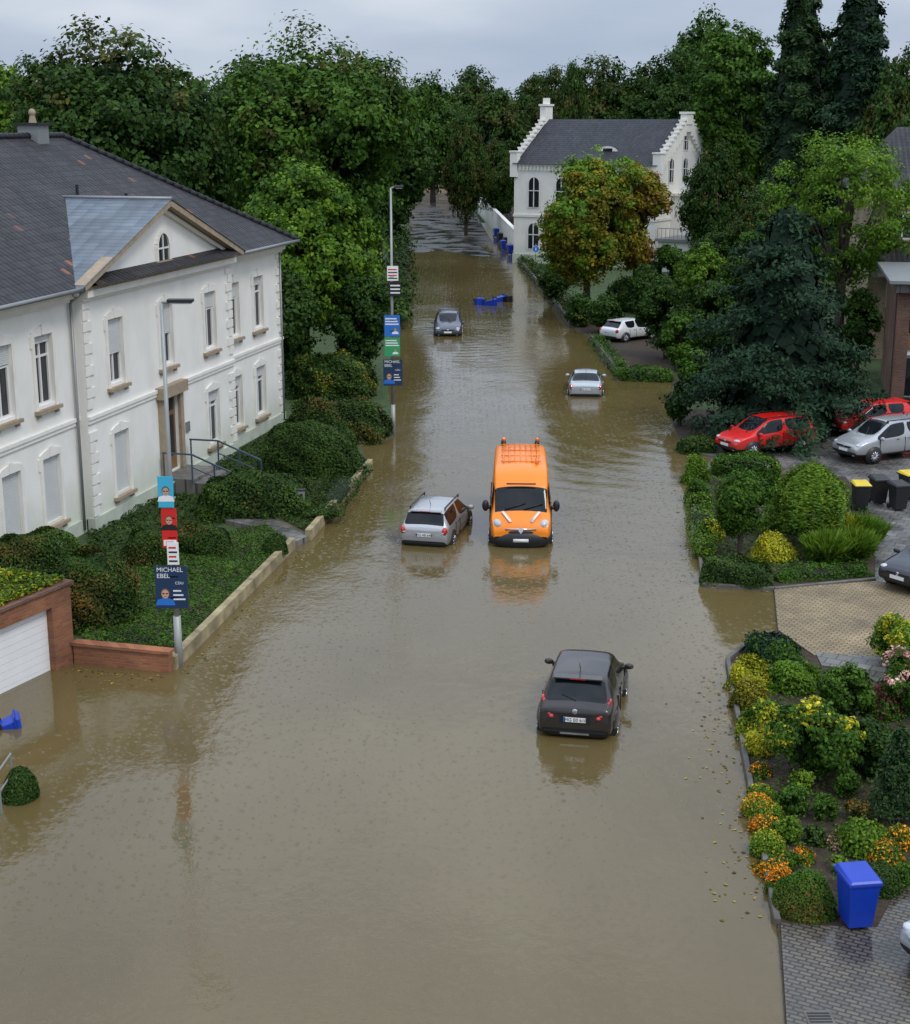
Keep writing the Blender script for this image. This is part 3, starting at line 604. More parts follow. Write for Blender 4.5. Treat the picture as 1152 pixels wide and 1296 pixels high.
rq([(-SC_-6.5,-1.0,ZE+.02),(-SC_+6.5,-1.0,ZE+.02),(-SC_+6.3,YR-.02,ZE+.30),(-SC_-6.3,YR-.02,ZE+.30)])
for sg in(-1,1):
    x1=-SC_+sg*7.4; zt=ap+.16
    if sg>0: P=[(x1,YR-.5,ZE+.02),(x1,4.2,ZE+.02),(-SC_,4.2,zt),(-SC_,YR-.5,zt)]
    else: P=[(x1,4.2,ZE+.02),(x1,YR-.5,ZE+.02),(-SC_,YR-.5,zt),(-SC_,4.2,zt)]
    rq(P,'slate')
b.build('roof',villa)
b=MB()
for (p,q) in(((-7,7,ZR),(-20.4,7,ZR)),((-7,7,ZR),(o,-o,ze)),((-7,7,ZR),(o,14+o,ze)),((-20.4,7,ZR),(-LT-o,-o,ze))):
    P0=Vector(p)+Vector((0,0,.03)); Q0=Vector(q)+Vector((0,0,.03)); L0=(Q0-P0).length; nn=int(L0/.4)
    for i in range(nn): b.cyl(P0.lerp(Q0,i/nn),P0.lerp(Q0,(i+1.1)/nn),.15,.115,'tile_b',8)
b.cyl((-SC_,YR-.5,ap+.18),(-SC_,4.0,ap+.18),.07,.07,'metal',8)
b.beam((-LT-o,-o-.06,ze-.02),(-S1-.2,-o-.06,ze-.02),.14,.12,'metal'); b.beam((-S0+.2,-o-.06,ze-.02),(o,-o-.06,ze-.02),.14,.12,'metal'); b.beam((o+.06,-o,ze-.02),(o+.06,14+o,ze-.02),.14,.12,'metal')
b.cyl((-S1-.25,-.12,.2),(-S1-.25,-.12,8.1),.055,.055,'metal',8); b.cyl((-S1-.25,-.12,8.1),(-S1-.25,-o,8.5),.055,.055,'metal',8)
b.cyl((-.25,-.1,.2),(-.25,-.1,8.2),.05,.05,'metal',8)
b.build('ridge_tiles_and_gutters',villa,True)
b=MB()
x,y=-9.4,7
b.box(x-.45,x+.45,y-.45,y+.45,ZR-.3,ZR+.45,'metal'); b.box(x-.55,x+.55,y-.55,y+.55,ZR+.45,ZR+.55,'black'); b.cyl((x,y,ZR+.55),(x,y,ZR+.85),.16,.10,'sand'); b.ell((x,y,ZR+.95),(.15,.15,.16),'sand')
for (s,yy,zz) in((9.5,3.0,11.0),(8.2,2.2,10.5),(12.5,3.6,11.45)): b.cyl((-s,yy,zz-.5),(-s,yy,zz+.15),.06,.06,'black'); 
b.box(-10.6,-9.9,2.4,3.3,10.45,10.95,'metal')
b.build('roof_vents',villa)
# ------------------------------------------------------------------ garage
gp=G(95,838); gang=math.atan2(G(95,838).y-G(0,884).y,G(95,838).x-G(0,884).x); gar=empty('brick_garage',gp,gang)
b=MB(); b.box(-.75,0,0,.4,-.4,2.2,'brick'); b.box(-6.2,-.75,0,.4,1.75,2.2,'brick'); b.box(-6.9,-6.2,0,.4,-.4,2.2,'brick'); b.box(-.001,-.3,.4,6,-.4,2.2,'brick'); b.box(-6.9,-6.6,.4,6,-.4,2.2,'brick'); b.box(-7.0,.1,-.06,6.1,2.2,2.27,'brownbrick'); b.build('brick_walls',gar)
b=MB()
for i in range(10): b.box(-6.2,-.75,.2,.25,-.3+i*.205,-.3+i*.205+.198,'white')
b.build('garage_door',gar)
rng=np.random.default_rng(5); n=16000; P=np.stack([rng.uniform(-6.8,-.1,n),rng.uniform(.1,6,n),2.28+rng.uniform(0,.14,n)],1)
cards('planted_roof',P,rng.normal(size=(n,3))*.5+np.array([0,0,1]),np.full(n,.12),.25+.3*np.sin(P[:,0]*2)*np.sin(P[:,1]*2.4)+rng.normal(size=n)*.2,'leaf_yel',rng,gar)
cards('planted_roof_green',P[:12000]+.02,rng.normal(size=(12000,3))*.5+np.array([0,0,1]),np.full(12000,.13),.4+rng.normal(size=12000)*.2,'leaf_mid',rng,gar)
# ------------------------------------------------------------------ white gabled house
hp=G(650,332); wh=empty('white_gabled_house',hp,math.radians(-32)); HL,HD,HE,HR=15.6,13.0,9.9,14.1
b=MB(); b.box(0,HL,0,HD,-.4,HE,'wall')
for x in(.001,HL-.001):
    b.add([(x,0,HE),(x,HD,HE),(x,HD/2,HR)],[(0,1,2)],'wall')
b.box(-.08,HL+.08,-.08,HD+.08,4.6,4.85,'trim'); b.box(-.08,HL+.08,-.1,-.004,.0,.9,'plinth'); b.box(-.14,HL+.14,-.14,-.004,HE-.25,HE-.02,'trim')
for i in range(38):
    x=.2+i*.41; b.box(x,x+.2,-.11,-.005,HE-.75,HE-.26,'trim')
for x0,x1 in((-.25,.25),(HL-.25,HL+.3)):
    st=11
    for i in range(st):
        f0=i/st; f1=(i+1)/st; zt=HE+(HR-HE)*f1+.35
        for sg in(0,1):
            ya,yb=f0*HD/2,f1*HD/2
            if sg: ya,yb=HD-yb,HD-ya
            b.box(x0,x1,ya,yb-.002,HE-.4+(HR-HE)*max(0,f0-.1),zt-.16,'wall'); b.box(x0-.07,x1+.07,ya-.05,yb+.05,zt-.158,zt,'trim')
    b.box(x0-.08,x1+.08,HD/2-.75,HD/2+.75,HR-.5,HR+(1.3 if x0<5 else .5),'wall'); b.box(x0-.18,x1+.18,HD/2-.88,HD/2+.88,HR+(1.3 if x0<5 else .5),HR+(1.5 if x0<5 else .7),'trim')
    if x0<5: b.box(x0-.0,x1+.0,HD/2-.3,HD/2+.3,HR+1.5,HR+2.1,'wall')
    for y in(-.2,HD-.45): b.box(x0-.15,x1+.15,y,y+.65,HE-1.4,HE+1.0,'wall'); b.box(x0-.22,x1+.22,y-.07,y+.72,HE+1.0,HE+1.15,'trim')
b.build('walls',wh)
b=MB(); rq([(-.1,-.3,HE-.1),(HL+.1,-.3,HE-.1),(HL+.1,HD/2,HR),(-.1,HD/2,HR)],'tile_b'); rq([(HL+.1,HD+.3,HE-.1),(-.1,HD+.3,HE-.1),(-.1,HD/2,HR),(HL+.1,HD/2,HR)],'tile_b')
n=8; cx=9.5
pts=[(cx+1.1*math.cos(math.pi*i/n),1.7,11.0+.55*math.sin(math.pi*i/n)) for i in range(n+1)]; b.add(pts,[tuple(range(n+1))],'wall')
for i in range(n):
    p,q=pts[i],pts[i+1]; b.quad(p,q,(q[0],4.5,q[2]),(p[0],4.5,p[2]),m='tile_b')
b.box(cx-.5,cx+.5,1.66,1.699,11.03,11.35,'glass')
b.build('roof',wh)
b=MB()
def archwin(b,x,z0,w,h,face='f'):
    n=8; pts=[(-w/2,z0),(w/2,z0)]+[(w/2*math.cos(math.pi*i/n),z0+h-w/2+w/2*math.sin(math.pi*i/n)) for i in range(n+1)]
    def tr(p,q,o): return (x+p,-o,q) if face=='f' else (HL+o,x+p,q)
    big=[(p*1.32,z0-.12 if q==z0 else q+.14) for p,q in pts]
    b.add([tr(p,q,.05) for p,q in big],[tuple(range(len(big)))],'trim'); b.add([tr(p,q,.07) for p,q in pts],[tuple(range(len(pts)))],'glass')
    for (pa,qa,pb,qb) in((0,z0,0,z0+h-.02),(-w/2,z0+h*.55,w/2,z0+h*.55)): b.beam(tr(pa,qa,.09),tr(pb,qb,.09),.08,.08,'frame')
for x in(2.3,5.4,8.6,11.6,14): archwin(b,x,5.6,1.15,2.9); archwin(b,x,1.5,1.15,2.5)
for y in(3.2,6.5,9.8): archwin(b,y,8.2,.9,2.2,'s')
archwin(b,6.5,11.2,.8,1.6,'s')
b.build('windows',wh)
b=MB(); b.box(HL+.01,HL+5.2,3.5,11,-.4,6.9,'wall'); b.box(HL+.0,HL+5.5,3.2,11.3,6.9,7.15,'trim'); b.box(HL+1,HL+11,-1.5,9,-.4,2.9,'wall'); b.box(HL+.8,HL+11.3,-1.8,9.3,2.9,3.15,'metal')
for x in(HL+1.6,HL+2.5,HL+3.4): b.box(x,x+.6,3.44,3.495,4.6,6.0,'glass')
for x in(HL+2,HL+4.5,HL+7,): b.box(x,x+1.5,-1.56,-1.505,.8,2.3,'glass')
for i in range(25): b.cyl((HL+1+i*.41,-1.6,3.15),(HL+1+i*.41,-1.6,4.1),.025,.025,'metal',5)
for i in range(25): b.cyl((HL+11.1,-1.6+i*.42,3.15),(HL+11.1,-1.6+i*.42,4.1),.025,.025,'metal',5)
b.beam((HL+1,-1.6,4.12),(HL+11.1,-1.6,4.12),.06,.06,'metal'); b.beam((HL+11.1,-1.6,4.12),(HL+11.1,9,4.12),.06,.06,'metal')
b.build('annex',wh)
b=MB(); p,q=G(652,322),G(606,268); b.beam((p.x,p.y,1.1),(q.x,q.y,1.3),.3,2.9,'wall'); b.beam((p.x,p.y,2.6),(q.x,q.y,2.8),.45,.15,'trim'); b.build('white_garden_wall')
# ------------------------------------------------------------------ right houses
bp_=G(1092,455); bh=empty('tan_brick_house',bp_,math.radians(-8)); b=MB(); b.box(0,16,0,11,-.4,10.2,'tan'); b.build('walls',bh)
b=MB(); rq([(-.9,-.7,9.9),(16.9,-.7,9.9),(16.9,5.5,13.6),(1.8,5.5,13.6)],'tile'); rq([(16.9,11.7,9.9),(-.9,11.7,9.9),(1.8,5.5,13.6),(16.9,5.5,13.6)],'tile'); rq([(-.9,11.7,9.9),(-.9,-.7,9.9),(1.8,5.5,13.6)],'tile'); b.box(4,4.8,3.5,4.3,12,14.6,'brick'); b.beam((-.9,-.76,9.84),(16.9,-.76,9.84),.14,.14,'metal')
rq([(-.2,-2.6,5.2),(16,-2.6,5.2),(16,-.02,6.6),(-.2,-.02,6.6)],'tile'); b.build('roof',bh)
b=MB()
for x in(1.1,4.4,8,12):
    for z in(7.2,3.2): b.box(x,x+1.3,-.10,-.005,z,z+1.6,'frame'); b.box(x+.1,x+.6,-.12,-.101,z+.1,z+1.5,'glass'); b.box(x+.7,x+1.2,-.12,-.101,z+.1,z+1.5,'glass'); b.box(x-.1,x+1.4,-.2,-.004,z-.12,z-.01,'sand')
b.build('windows',bh)
bq=G(1122,522); bh2=empty('brown_brick_house',bq,math.radians(-12)); b=MB()
b.box(0,14,0,10,5.9,6.35,'slabs'); b.box(-.3,14,-.35,10,6.35,6.5,'metal')
for x in(.2,3.1,6.0): b.box(x,x+.6,.3,.9,-.3,5.9,'brownbrick')
b.box(.3,14,3,10,-.3,5.9,'brownbrick'); b.box(.8,14,.5,3,2.8,3.05,'frame')
b.box(.8,14,.45,.53,3.05,3.9,'wood')
b.build('walls',bh2); b=MB()
for z in(.3,3.3):
    for x in(.9,3.8,6.7): b.box(x,x+1.9,2.9,2.99,z,z+2.1,'frame'); b.box(x+.08,x+.92,2.87,2.899,z+.08,z+2.0,'glass'); b.box(x+.98,x+1.82,2.87,2.899,z+.08,z+2.0,'glass')
b.box(.85,3.05,.7,.75,3.95,5.8,'glass'); b.box(3.75,5.95,.7,.75,3.95,5.8,'glass'); b.box(1.9,1.98,.66,.698,3.95,5.8,'frame'); b.box(.85,3.05,.655,.695,4.8,4.88,'frame')
b.build('windows',bh2)
dp=G(512,262); dh=empty('distant_slate_house',(dp.x-6,dp.y+30,0),math.radians(-5)); b=MB(); b.box(0,14,0,10,-.4,13,'tan'); b.build('walls',dh); b=MB(); rq([(-.5,-.5,13),(14.5,-.5,13),(12.5,5,20),(1.5,5,20)],'slate'); rq([(14.5,-.5,13),(14.5,10.5,13),(12.5,5,20)],'slate'); rq([(-.5,10.5,13),(-.5,-.5,13),(1.5,5,20)],'slate'); rq([(14.5,10.5,13),(-.5,10.5,13),(1.5,5,20),(12.5,5,20)],'slate'); b.build('roof',dh)
# ------------------------------------------------------------------ lamps with posters
def portrait(b,cx,cz,s,y,bg,suit='ink',hair='hair'):
    n=14
    b.add([(cx+s*.34*math.cos(2*math.pi*i/n),y-.004,cz+s*.12+s*.40*math.sin(2*math.pi*i/n)) for i in range(n)],[tuple(range(n-1,-1,-1))],hair)
    b.add([(cx+s*.28*math.cos(2*math.pi*i/n),y-.008,cz+s*.04+s*.36*math.sin(2*math.pi*i/n)) for i in range(n)],[tuple(range(n-1,-1,-1))],'skin')
    b.add([(cx-s*.75,y-.003,cz-s*.85),(cx+s*.75,y-.003,cz-s*.85),(cx+s*.6,y-.003,cz-s*.42),(cx+s*.15,y-.003,cz-s*.28),(cx-s*.15,y-.003,cz-s*.28),(cx-s*.6,y-.003,cz-s*.42)],[(0,1,2,3,4,5)],suit)
    b.box(cx-s*.22,cx-s*.04,y-.012,y-.009,cz+s*.04,cz+s*.12,'ink'); b.box(cx+s*.04,cx+s*.22,y-.012,y-.009,cz+s*.04,cz+s*.12,'ink'); b.box(cx-s*.1,cx+s*.1,y-.012,y-.009,cz-s*.16,cz-s*.12,'red')
def lamp(px,py,H,posters,rz=0,arm=.9):
    p=G(px,py); e=empty('street_lamp',(p.x,p.y,-.3),rz); b=MB(); H+=.3
    b.cyl((0,0,0),(0,0,1.7),.105,.10,'pole',14); b.cyl((0,0,1.7),(0,0,H),.075,.045,'pole',12)
    b.cyl((0,0,H),(arm*.5,0,H+.06),.04,.035,'pole',8); b.build('pole',e,True)
    b=MB(); b.box(.15,arm+.05,-.13,.13,H+.02,H+.10,'black'); b.box(.22,arm,-.10,.10,H-.02,H+.019,'white_l'); b.build('luminaire',e,bevel=.02)
    for i,(z0,z1,x0,x1,kind) in enumerate(posters):
        z0+=.3;z1+=.3; b=MB(); y=-.13-.03*(i%2); w=x1-x0; h=z1-z0; cx=(x0+x1)/2
        bg={'cdu':'navy','cyan':'cyan','redw':'red','blue':'pblue','green':'green','white':'white','dark':'ink'}[kind]
        b.box(x0,x1,y,y+.02,z0,z1,bg)
        if kind=='cdu':
            portrait(b,x0+w*.30,z0+h*.33,h*.30,y,bg,'pblue')
            for k in range(3): b.box(x0+w*.55,x1-w*.08-k*.05,y-.004,y-.001,z0+h*(.20+.1*k),z0+h*(.235+.1*k),'white')
            text('MICHAEL\nEBEL',h*.145,'white',e,(x0+w*.06,y-.006,z0+h*.84),(math.pi/2,0,0),align='LEFT')
            text('CDU',h*.09,'white',e,(x1-w*.25,y-.006,z0+h*.60),(math.pi/2,0,0))
        elif kind=='cyan': portrait(b,cx,z0+h*.5,h*.36,y,bg,'white')
        elif kind=='redw':
            portrait(b,cx,z0+h*.68,h*.28,y,bg,'ink'); b.box(x0+.03,x1-.03,y-.004,y-.001,z0+h*.05,z0+h*.20,'white'); text('SPD',h*.12,'red',e,(cx,y-.007,z0+h*.12),(math.pi/2,0,0))
        elif kind=='white':
            for k in range(4): b.box(x0+.04,x1-.04-.03*(k%2),y-.004,y-.001,z0+h*(.12+.2*k),z0+h*(.2+.2*k),'red' if k%2 else 'ink')
        elif kind=='dark':
            for k in range(3): b.box(x0+.04,x1-.05,y-.004,y-.001,z0+h*(.2+.25*k),z0+h*(.3+.25*k),'white')
        elif kind in('blue','green'):
            for k in range(3): b.box(x0+.04,x1-.05-.05*k,y-.004,y-.001,z0+h*(.55+.13*k),z0+h*(.61+.13*k),'white')
            portrait(b,x1-w*.3,z0+h*.3,h*.22,y,bg,'white')
        for zz in(z0+h*.25,z0+h*.75): b.beam((-.10,0,zz),(.10,0,zz),.26,.03,'metal')
        b.build('election_poster',e)
    return e
lamp(227,843,9.6,[(1.65,2.8,-.5,.34,'cdu'),(2.85,3.45,-.14,.16,'white'),(3.3,4.35,-.25,.14,'redw'),(4.38,5.2,-.30,.10,'cyan')],.0,.75)
lamp(498,550,11.1,[(2.3,3.5,-.42,.45,'cdu'),(3.65,4.5,-.35,.35,'green'),(4.55,5.5,-.35,.35,'blue'),(6.35,7.0,-.1,.42,'dark'),(7.05,7.7,-.2,.3,'white')],0,.5)
# ------------------------------------------------------------------ vehicles
KINDS={
'hatch':dict(st=[(0,.26,.50,.56,.84,.78),(.012,.20,.56,.63,.92,.84),(.05,.18,.62,.69,.97,.80),(.15,.17,.655,.955,1,.68),(.21,.17,.655,.985,1,.70),(.42,.17,.64,1.0,1,.72),(.44,.17,.64,1.0,1,.72),(.60,.17,.625,.975,1,.71),(.775,.17,.61,.655,1,.76),(.92,.18,.53,.575,.95,.72),(.985,.20,.42,.49,.85,.66),(1,.24,.37,.42,.76,.6)],
  seg='bbrpspswbbb'),
'wagon':dict(st=[(0,.26,.50,.56,.86,.80),(.012,.20,.56,.64,.94,.84),(.03,.18,.62,.68,.97,.82),(.085,.17,.64,.95,1,.72),(.12,.17,.64,.985,1,.73),(.40,.17,.64,1.0,1,.74),(.42,.17,.64,1.0,1,.74),(.58,.17,.62,.975,1,.73),(.765,.17,.61,.655,1,.76),(.92,.18,.54,.585,.95,.72),(.985,.20,.42,.49,.86,.66),(1,.24,.37,.42,.78,.6)],
  seg='bbrpspswbbb'),
'sedan':dict(st=[(0,.26,.52,.60,.84,.78),(.015,.20,.58,.67,.92,.82),(.05,.18,.63,.70,.97,.82),(.16,.17,.65,.72,1,.80),(.29,.17,.66,.96,1,.66),(.44,.17,.65,1.0,1,.68),(.46,.17,.65,1.0,1,.68),(.56,.17,.64,.975,1,.67),(.73,.17,.62,.665,1,.76),(.90,.18,.54,.585,.95,.72),(.985,.20,.42,.49,.85,.66),(1,.24,.37,.42,.76,.6)],
  seg='bbbrspswbbb'),
'van':dict(st=[(0,.19,.50,.93,.96,.84),(.006,.16,.50,.975,1,.86),(.30,.16,.50,1.0,1,.88),(.60,.16,.52,1.0,1,.88),(.69,.16,.53,.985,1,.87),(.765,.16,.53,.93,1,.85),(.825,.16,.52,.80,1,.84),(.915,.16,.49,.525,.99,.84),(.968,.15,.41,.44,.95,.80),(.995,.16,.32,.36,.88,.72),(1,.18,.28,.31,.84,.66)],
  seg='bbbbbbwbbb'),
}
def vehicle(name,kind,Lh,W,H,pm,pos,head,sink=.28,plate='ME AB 614',rails=False,rear_style='std',wheel=.33,trim='black'):
    e=empty(name,(pos[0],pos[1],pos[2]-sink),head); K=KINDS[kind]; st=K['st']; seg=K['seg']; w=W/2; n=13
    vs=[]
    for (x,zb,zbt,zt,wb,wt) in st:
        x=x*Lh-Lh/2; zb*=H;zbt*=H;zt*=H; y0=w*wb
        cab=(zt-zbt)>.2*H
        half=[(.82*y0,zb),(.965*y0,zb+.07*H),(1.0*y0,(zb+zbt)/2+.03*H),(.965*y0,zbt),(wt*w if cab else max(wt*w,.9*y0*.97)*.97,zt-(.035*H if cab else .02*H)),((wt*w)*.86,zt-.008*H),(0,zt+.012*H)]
        ring=[(x,-a,z) for a,z in half]+[(x,a,z) for a,z in half[:-1][::-1]]
        vs+=ring
    b=MB(); b.v=[tuple(v) for v in vs]
    def F(idx,m): b.f.append(tuple(idx)); b.m.append(b.mi(m)); b.uv.append(None)
    for i in range(len(st)-1):
        k=seg[i]
        for j in range(n-1):
            jj=j if j<6 else 11-j
            m=pm
            if jj==0: m=trim
            if kind!='van' and jj==3 and k in'sw': m='cglass'
            if jj==5 and k in'rw': m='cglass'
            if jj==3 and k=='p' and kind=='wagon' and i==3: m='cglass'
            if jj==4 and k=='r': m='cglass'
            if jj==4 and k=='w' and kind=='van': m='cglass'
            F((i*n+j,i*n+j+1,(i+1)*n+j+1,(i+1)*n+j)[::-1],m)
        F((i*n,(i+1)*n,(i+1)*n+12,i*n+12)[::-1],'black')
    for i,fl in((0,0),(len(st)-1,1)):
        o=i*n
        for j in range(6):
            a,c=o+j,o+j+1; d,f=o+12-(j+1),o+12-j
            q=(a,c,d,f) if j<5 else (a,c,f)
            F(q if fl else q[::-1],trim if j==0 else pm)
    ob=b.build('bodywork',e,True)
    bm=bmesh.new(); bm.from_mesh(ob.data); bmesh.ops.recalc_face_normals(bm,faces=bm.faces); cl=bm.edges.layers.float.get('crease_edge') or bm.edges.layers.float.new('crease_edge')
    for ed in bm.edges:
        if len(ed.link_faces)==2:
            a,c=ed.link_faces
            if a.material_index!=c.material_index: ed[cl]=.75
            elif ed.calc_face_angle(0)>.5: ed[cl]=.45
    bm.to_mesh(ob.data); bm.free()
    md=ob.modifiers.new('s','SUBSURF'); md.levels=2; md.render_levels=2
    fx,rx=(.30,-.31) if kind!='van' else (.33,-.27)
    for sx in(fx,rx):
        for sy in(-1,1):
            b=MB(); X=sx*Lh; Y=sy*(w*1.0)
            b.cyl((X,Y-sy*.22,wheel+.02),(X,Y+sy*.004,wheel+.02),wheel+.07,wheel+.07,'black',24)
            b.cyl((X,Y-sy*.20,wheel),(X,Y+sy*.02,wheel),wheel,wheel*.97,'tyre',24); b.cyl((X,Y,wheel),(X,Y+sy*.028,wheel),wheel*.66,wheel*.60,'ink',20)
            for k in range(10):
                a=k*2*math.pi/10+.3; b.cyl((X,Y+sy*.034,wheel),(X+math.cos(a)*wheel*.64,Y+sy*.030,wheel+math.sin(a)*wheel*.64),.03,.03,'rim',6)
            b.cyl((X,Y+sy*.02,wheel),(X,Y+sy*.05,wheel),.07,.06,'rim',12)
            b.build('wheel',e,True)
    b=MB(); xr,xf=-Lh/2,Lh/2
    if kind!='van':
        for sy in(-1,1):
            for xx in(-.07,.235,-.215): b.box(xx*Lh-.006,xx*Lh+.006,sy*w*.97,sy*w*1.004,.24*H,.60*H,'ink')
            for xx in(-.12,.02): b.ell((xx*Lh,sy*w*.985,.565*H),(.10,.025,.018),'black',8,4)
            b.ell((.235*Lh,sy*(w+.09),.635*H),(.075,.12,.08),pm,10,6); b.box(.225*Lh,.245*Lh,sy*w*.88,sy*(w+.02),.60*H,.63*H,'black')
        for yy in(-.3,.25): b.beam((.29*Lh-.02,yy,.655*H+.03),(.20*Lh,yy-.25,.80*H+.03),.02,.02,'black')
        if rails:
            for sy in(-1,1): b.beam((-.36*Lh,sy*w*.70,1.0*H+.02),(.12*Lh,sy*w*.70,1.0*H+.02),.035,.035,'black'); b.box(-.36*Lh,-.345*Lh,sy*w*.68,sy*w*.72,.95*H,1.0*H+.01,'black'); b.box(.10*Lh,.12*Lh,sy*w*.68,sy*w*.72,.95*H,1.0*H+.01,'black')
        b.cyl((-.25*Lh,0,H),(-.30*Lh,0,H+.22),.012,.006,'black',6)
        for sy in(-1,1): b.ell((xf-.10*Lh*.55,sy*w*.66,.475*H),(.17,.20,.07),'white_l',12,8,Matrix.Rotation(-sy*.5,3,'Z')); b.ell((xf-.06,sy*w*.62,.24*H),(.05,.10,.05),'white_l',8,6)
        b.box(xf-.10,xf-.005,-.34*W*.8,.34*W*.8,.30*H,.365*H,'black'); b.box(xf-.12,xf+.002,-.42,.42,.395*H,.44*H,'black'); b.ell((xf-.01,0,.42*H),(.02,.07,.06),'chrome',10,6)
        b.box(xf-.02,xf+.012,-.26,.26,.305*H,.305*H+.11,'plate')
        if rear_style=='juke':
            for sy in(-1,1):
                for k in range(8):
                    t=k/7; b.ell((xr+.05+.30*t,sy*(w*.60+.24*t**.8),(.50+.20*t)*H),(.10,.075-.03*t,.055),'red_l' if k not in(2,) else 'white_l',10,6)
            b.box(xr-.012,xr+.1,-.34,.34,.245*H,.29*H,'rim'); b.ell((xr+.0,0,.585*H),(.02,.07,.07),'chrome',12,6); b.box(xr-.0,xr+.08,-.40,.40,.53*H,.545*H,'black')
            for sy in(-1,1):
                for sx in(fx,rx):
                    b.ell((sx*Lh,sy*w*.93,.36*H),(.56,.13,.17*H),pm,16,8)
        else:
            for sy in(-1,1): b.ell((xr+.085,sy*w*.83,.56*H),(.13,.10,.085*H*1.1),'red_l',12,8); b.ell((xr+.055,sy*w*.79,.53*H),(.11,.07,.03),'white_l',10,6)
        zp=.43*H if rear_style!='sedan' else .46*H
        b.box(xr-.016,xr+.02,-.26,.26,zp,zp+.115,'plate'); b.box(xr-.018,xr-.016,.215,.26,zp,zp+.115,'pblue'); b.box(xr-.004,xr+.1,-.36,.36,zp-.04,zp+.15,'black' if rear_style=='juke' else pm)
        text(plate,.115,'ink',e,(xr-.02,-.02,zp+.055),(math.pi/2,0,-math.pi/2),name='plate_lettering')
        b.box(xr-.02,xr+.12,-w*.78,w*.78,.275*H,.30*H,'black')
        if kind!='sedan':
            xs=.15 if kind=='hatch' else .085
            b.box(xr+xs*Lh*.80-.03,xr+(xs+.03)*Lh,-w*.62,w*.62,.955*H,.975*H,pm); b.box(xr+xs*Lh*.80-.035,xr+xs*Lh*.8,-.18,.18,.957*H,.970*H,'red_l')
            b.beam((xr+.05*Lh,0,.70*H),(xr+.075*Lh,.34,.76*H),.02,.02,'black')
    else:
        for sy in(-1,1):
            b.ell((xf-.30,sy*w*.76,.385*H),(.26,.17,.17),'white_l',14,8,Matrix.Rotation(sy*-.35,3,'Z'))
            b.ell((.345*Lh,sy*(w+.15),.56*H),(.10,.12,.20),'black',12,8); b.box(.34*Lh,.355*Lh,sy*w*.95,sy*(w+.1),.52*H,.56*H,'black')
            b.box(-.44*Lh,.22*Lh,sy*w*.985,sy*w*1.012,.255*H,.285*H,'black')
            for xx in(.195,.345,-.06,-.30): b.box(xx*Lh-.008,xx*Lh+.008,sy*w*.96,sy*w*1.003,.22*H,.53*H,'ink')
            b.box(-.30*Lh,.16*Lh,sy*w*.985,sy*w*1.004,.515*H,.522*H,'ink')
            for xx in(.215,-.04): b.ell((xx*Lh,sy*w*1.0,.46*H),(.11,.03,.03),'black',8,5)
            b.ell((xf-.13,sy*w*.72,.23*H),(.07,.12,.06),'white_l',10,6)
            def sp_(x,z): t=(z/H-.53)/.45; return (x*Lh,sy*(w*.965-(w*.125)*t+.015),z)
            zb_,zt_=.545*H,.80*H
            b.add([sp_(.20,zb_),sp_(.385,zb_-.01),sp_(.335,zt_-.03),sp_(.21,zt_)],[(0,1,2,3)],'cglass')
        b.ell((xf-.16,0,.195*H),(.26,w*.97,.135*H),'black',20,8); b.ell((xf-.07,0,.30*H),(.10,w*.56,.035*H),'black',16,6); b.box(xf-.10,xf+.02,-.52,.52,.335*H,.348*H,'chrome')
        b.add([(xf+.04,0,.285*H),(xf+.04,-.09,.33*H),(xf-.0,0,.375*H),(xf+.04,.09,.33*H)],[(0,1,2,3)],'chrome')
        b.box(xf+.06,xf+.11,-.26,.26,.185*H,.185*H+.11,'plate')
        for sy in(-1,1): b.beam((xf-.12,sy*.34,.425*H),(xf-.44,sy*.62,.53*H),.12,.012,'white')
        b.beam((xf-.50,-.55,.55*H),(xf-.62,.15,.62*H),.03,.03,'black'); b.beam((xf-.50,.1,.55*H),(xf-.62,.75,.62*H),.03,.03,'black')
        b.box(.345*Lh-.02,.345*Lh+.02,-.5,.5,.835*H,.85*H,'ink')
        for k in range(7): y=-.60+.2*k; b.box(-.42*Lh,.10*Lh,y-.02,y+.02,1.0*H-.005,1.012*H+.012,pm)
        for k in range(4): x=(-.40+.16*k)*Lh; b.box(x,x+.03,-.7,.7,1.0*H,1.008*H+.01,pm)
        for yy in(-.62,.62): b.cyl((-.46*Lh,yy,.97*H),(-.46*Lh,yy,1.02*H+.03),.09,.09,'black',12); b.cyl((-.46*Lh,yy,1.02*H+.03),(-.46*Lh,yy,1.02*H+.16),.075,.06,'amber',12)
        b.cyl((.12*Lh,.55,.97*H),(.12*Lh,.55,1.02*H+.12),.07,.06,'amber',12)
        for sy in(-1,1): b.box(-.5*Lh-.01,-.5*Lh+.05,sy*w*.86,sy*w*.95,.35*H,.55*H,'red_l')
    b.build('lamps_and_trim',e,True if kind=='van' else False)
    return e
def put_rear(px,py,Lh,deg):
    a=math.radians(90-deg); p=G(px,py); d=Vector((math.cos(a),math.sin(a),0)); c=p+d*Lh/2; return (c.x,c.y,0),a
pos,a=put_rear(727,936,4.13,11); vehicle('dark_crossover_car','hatch',4.13,1.84,1.66,'p_brown',pos,a,.28,'MG E0 618',rear_style='juke')
pos,a=put_rear(536,692,4.25,13); vehicle('silver_estate_car','wagon',4.25,1.74,1.52,'p_silver',pos,a,.30,'MG AB 640',rails=True)
pos,a=put_rear(741,502,4.55,5); vehicle('silver_sedan','sedan',4.55,1.80,1.44,'p_silver2',pos,a,.33,'ME VC 31',rear_style='sedan')
p=G(567,426); vehicle('grey_suv','wagon',4.5,1.90,1.68,'p_grey',(p.x,p.y+2.25,0),-math.pi/2,.28,rails=True)
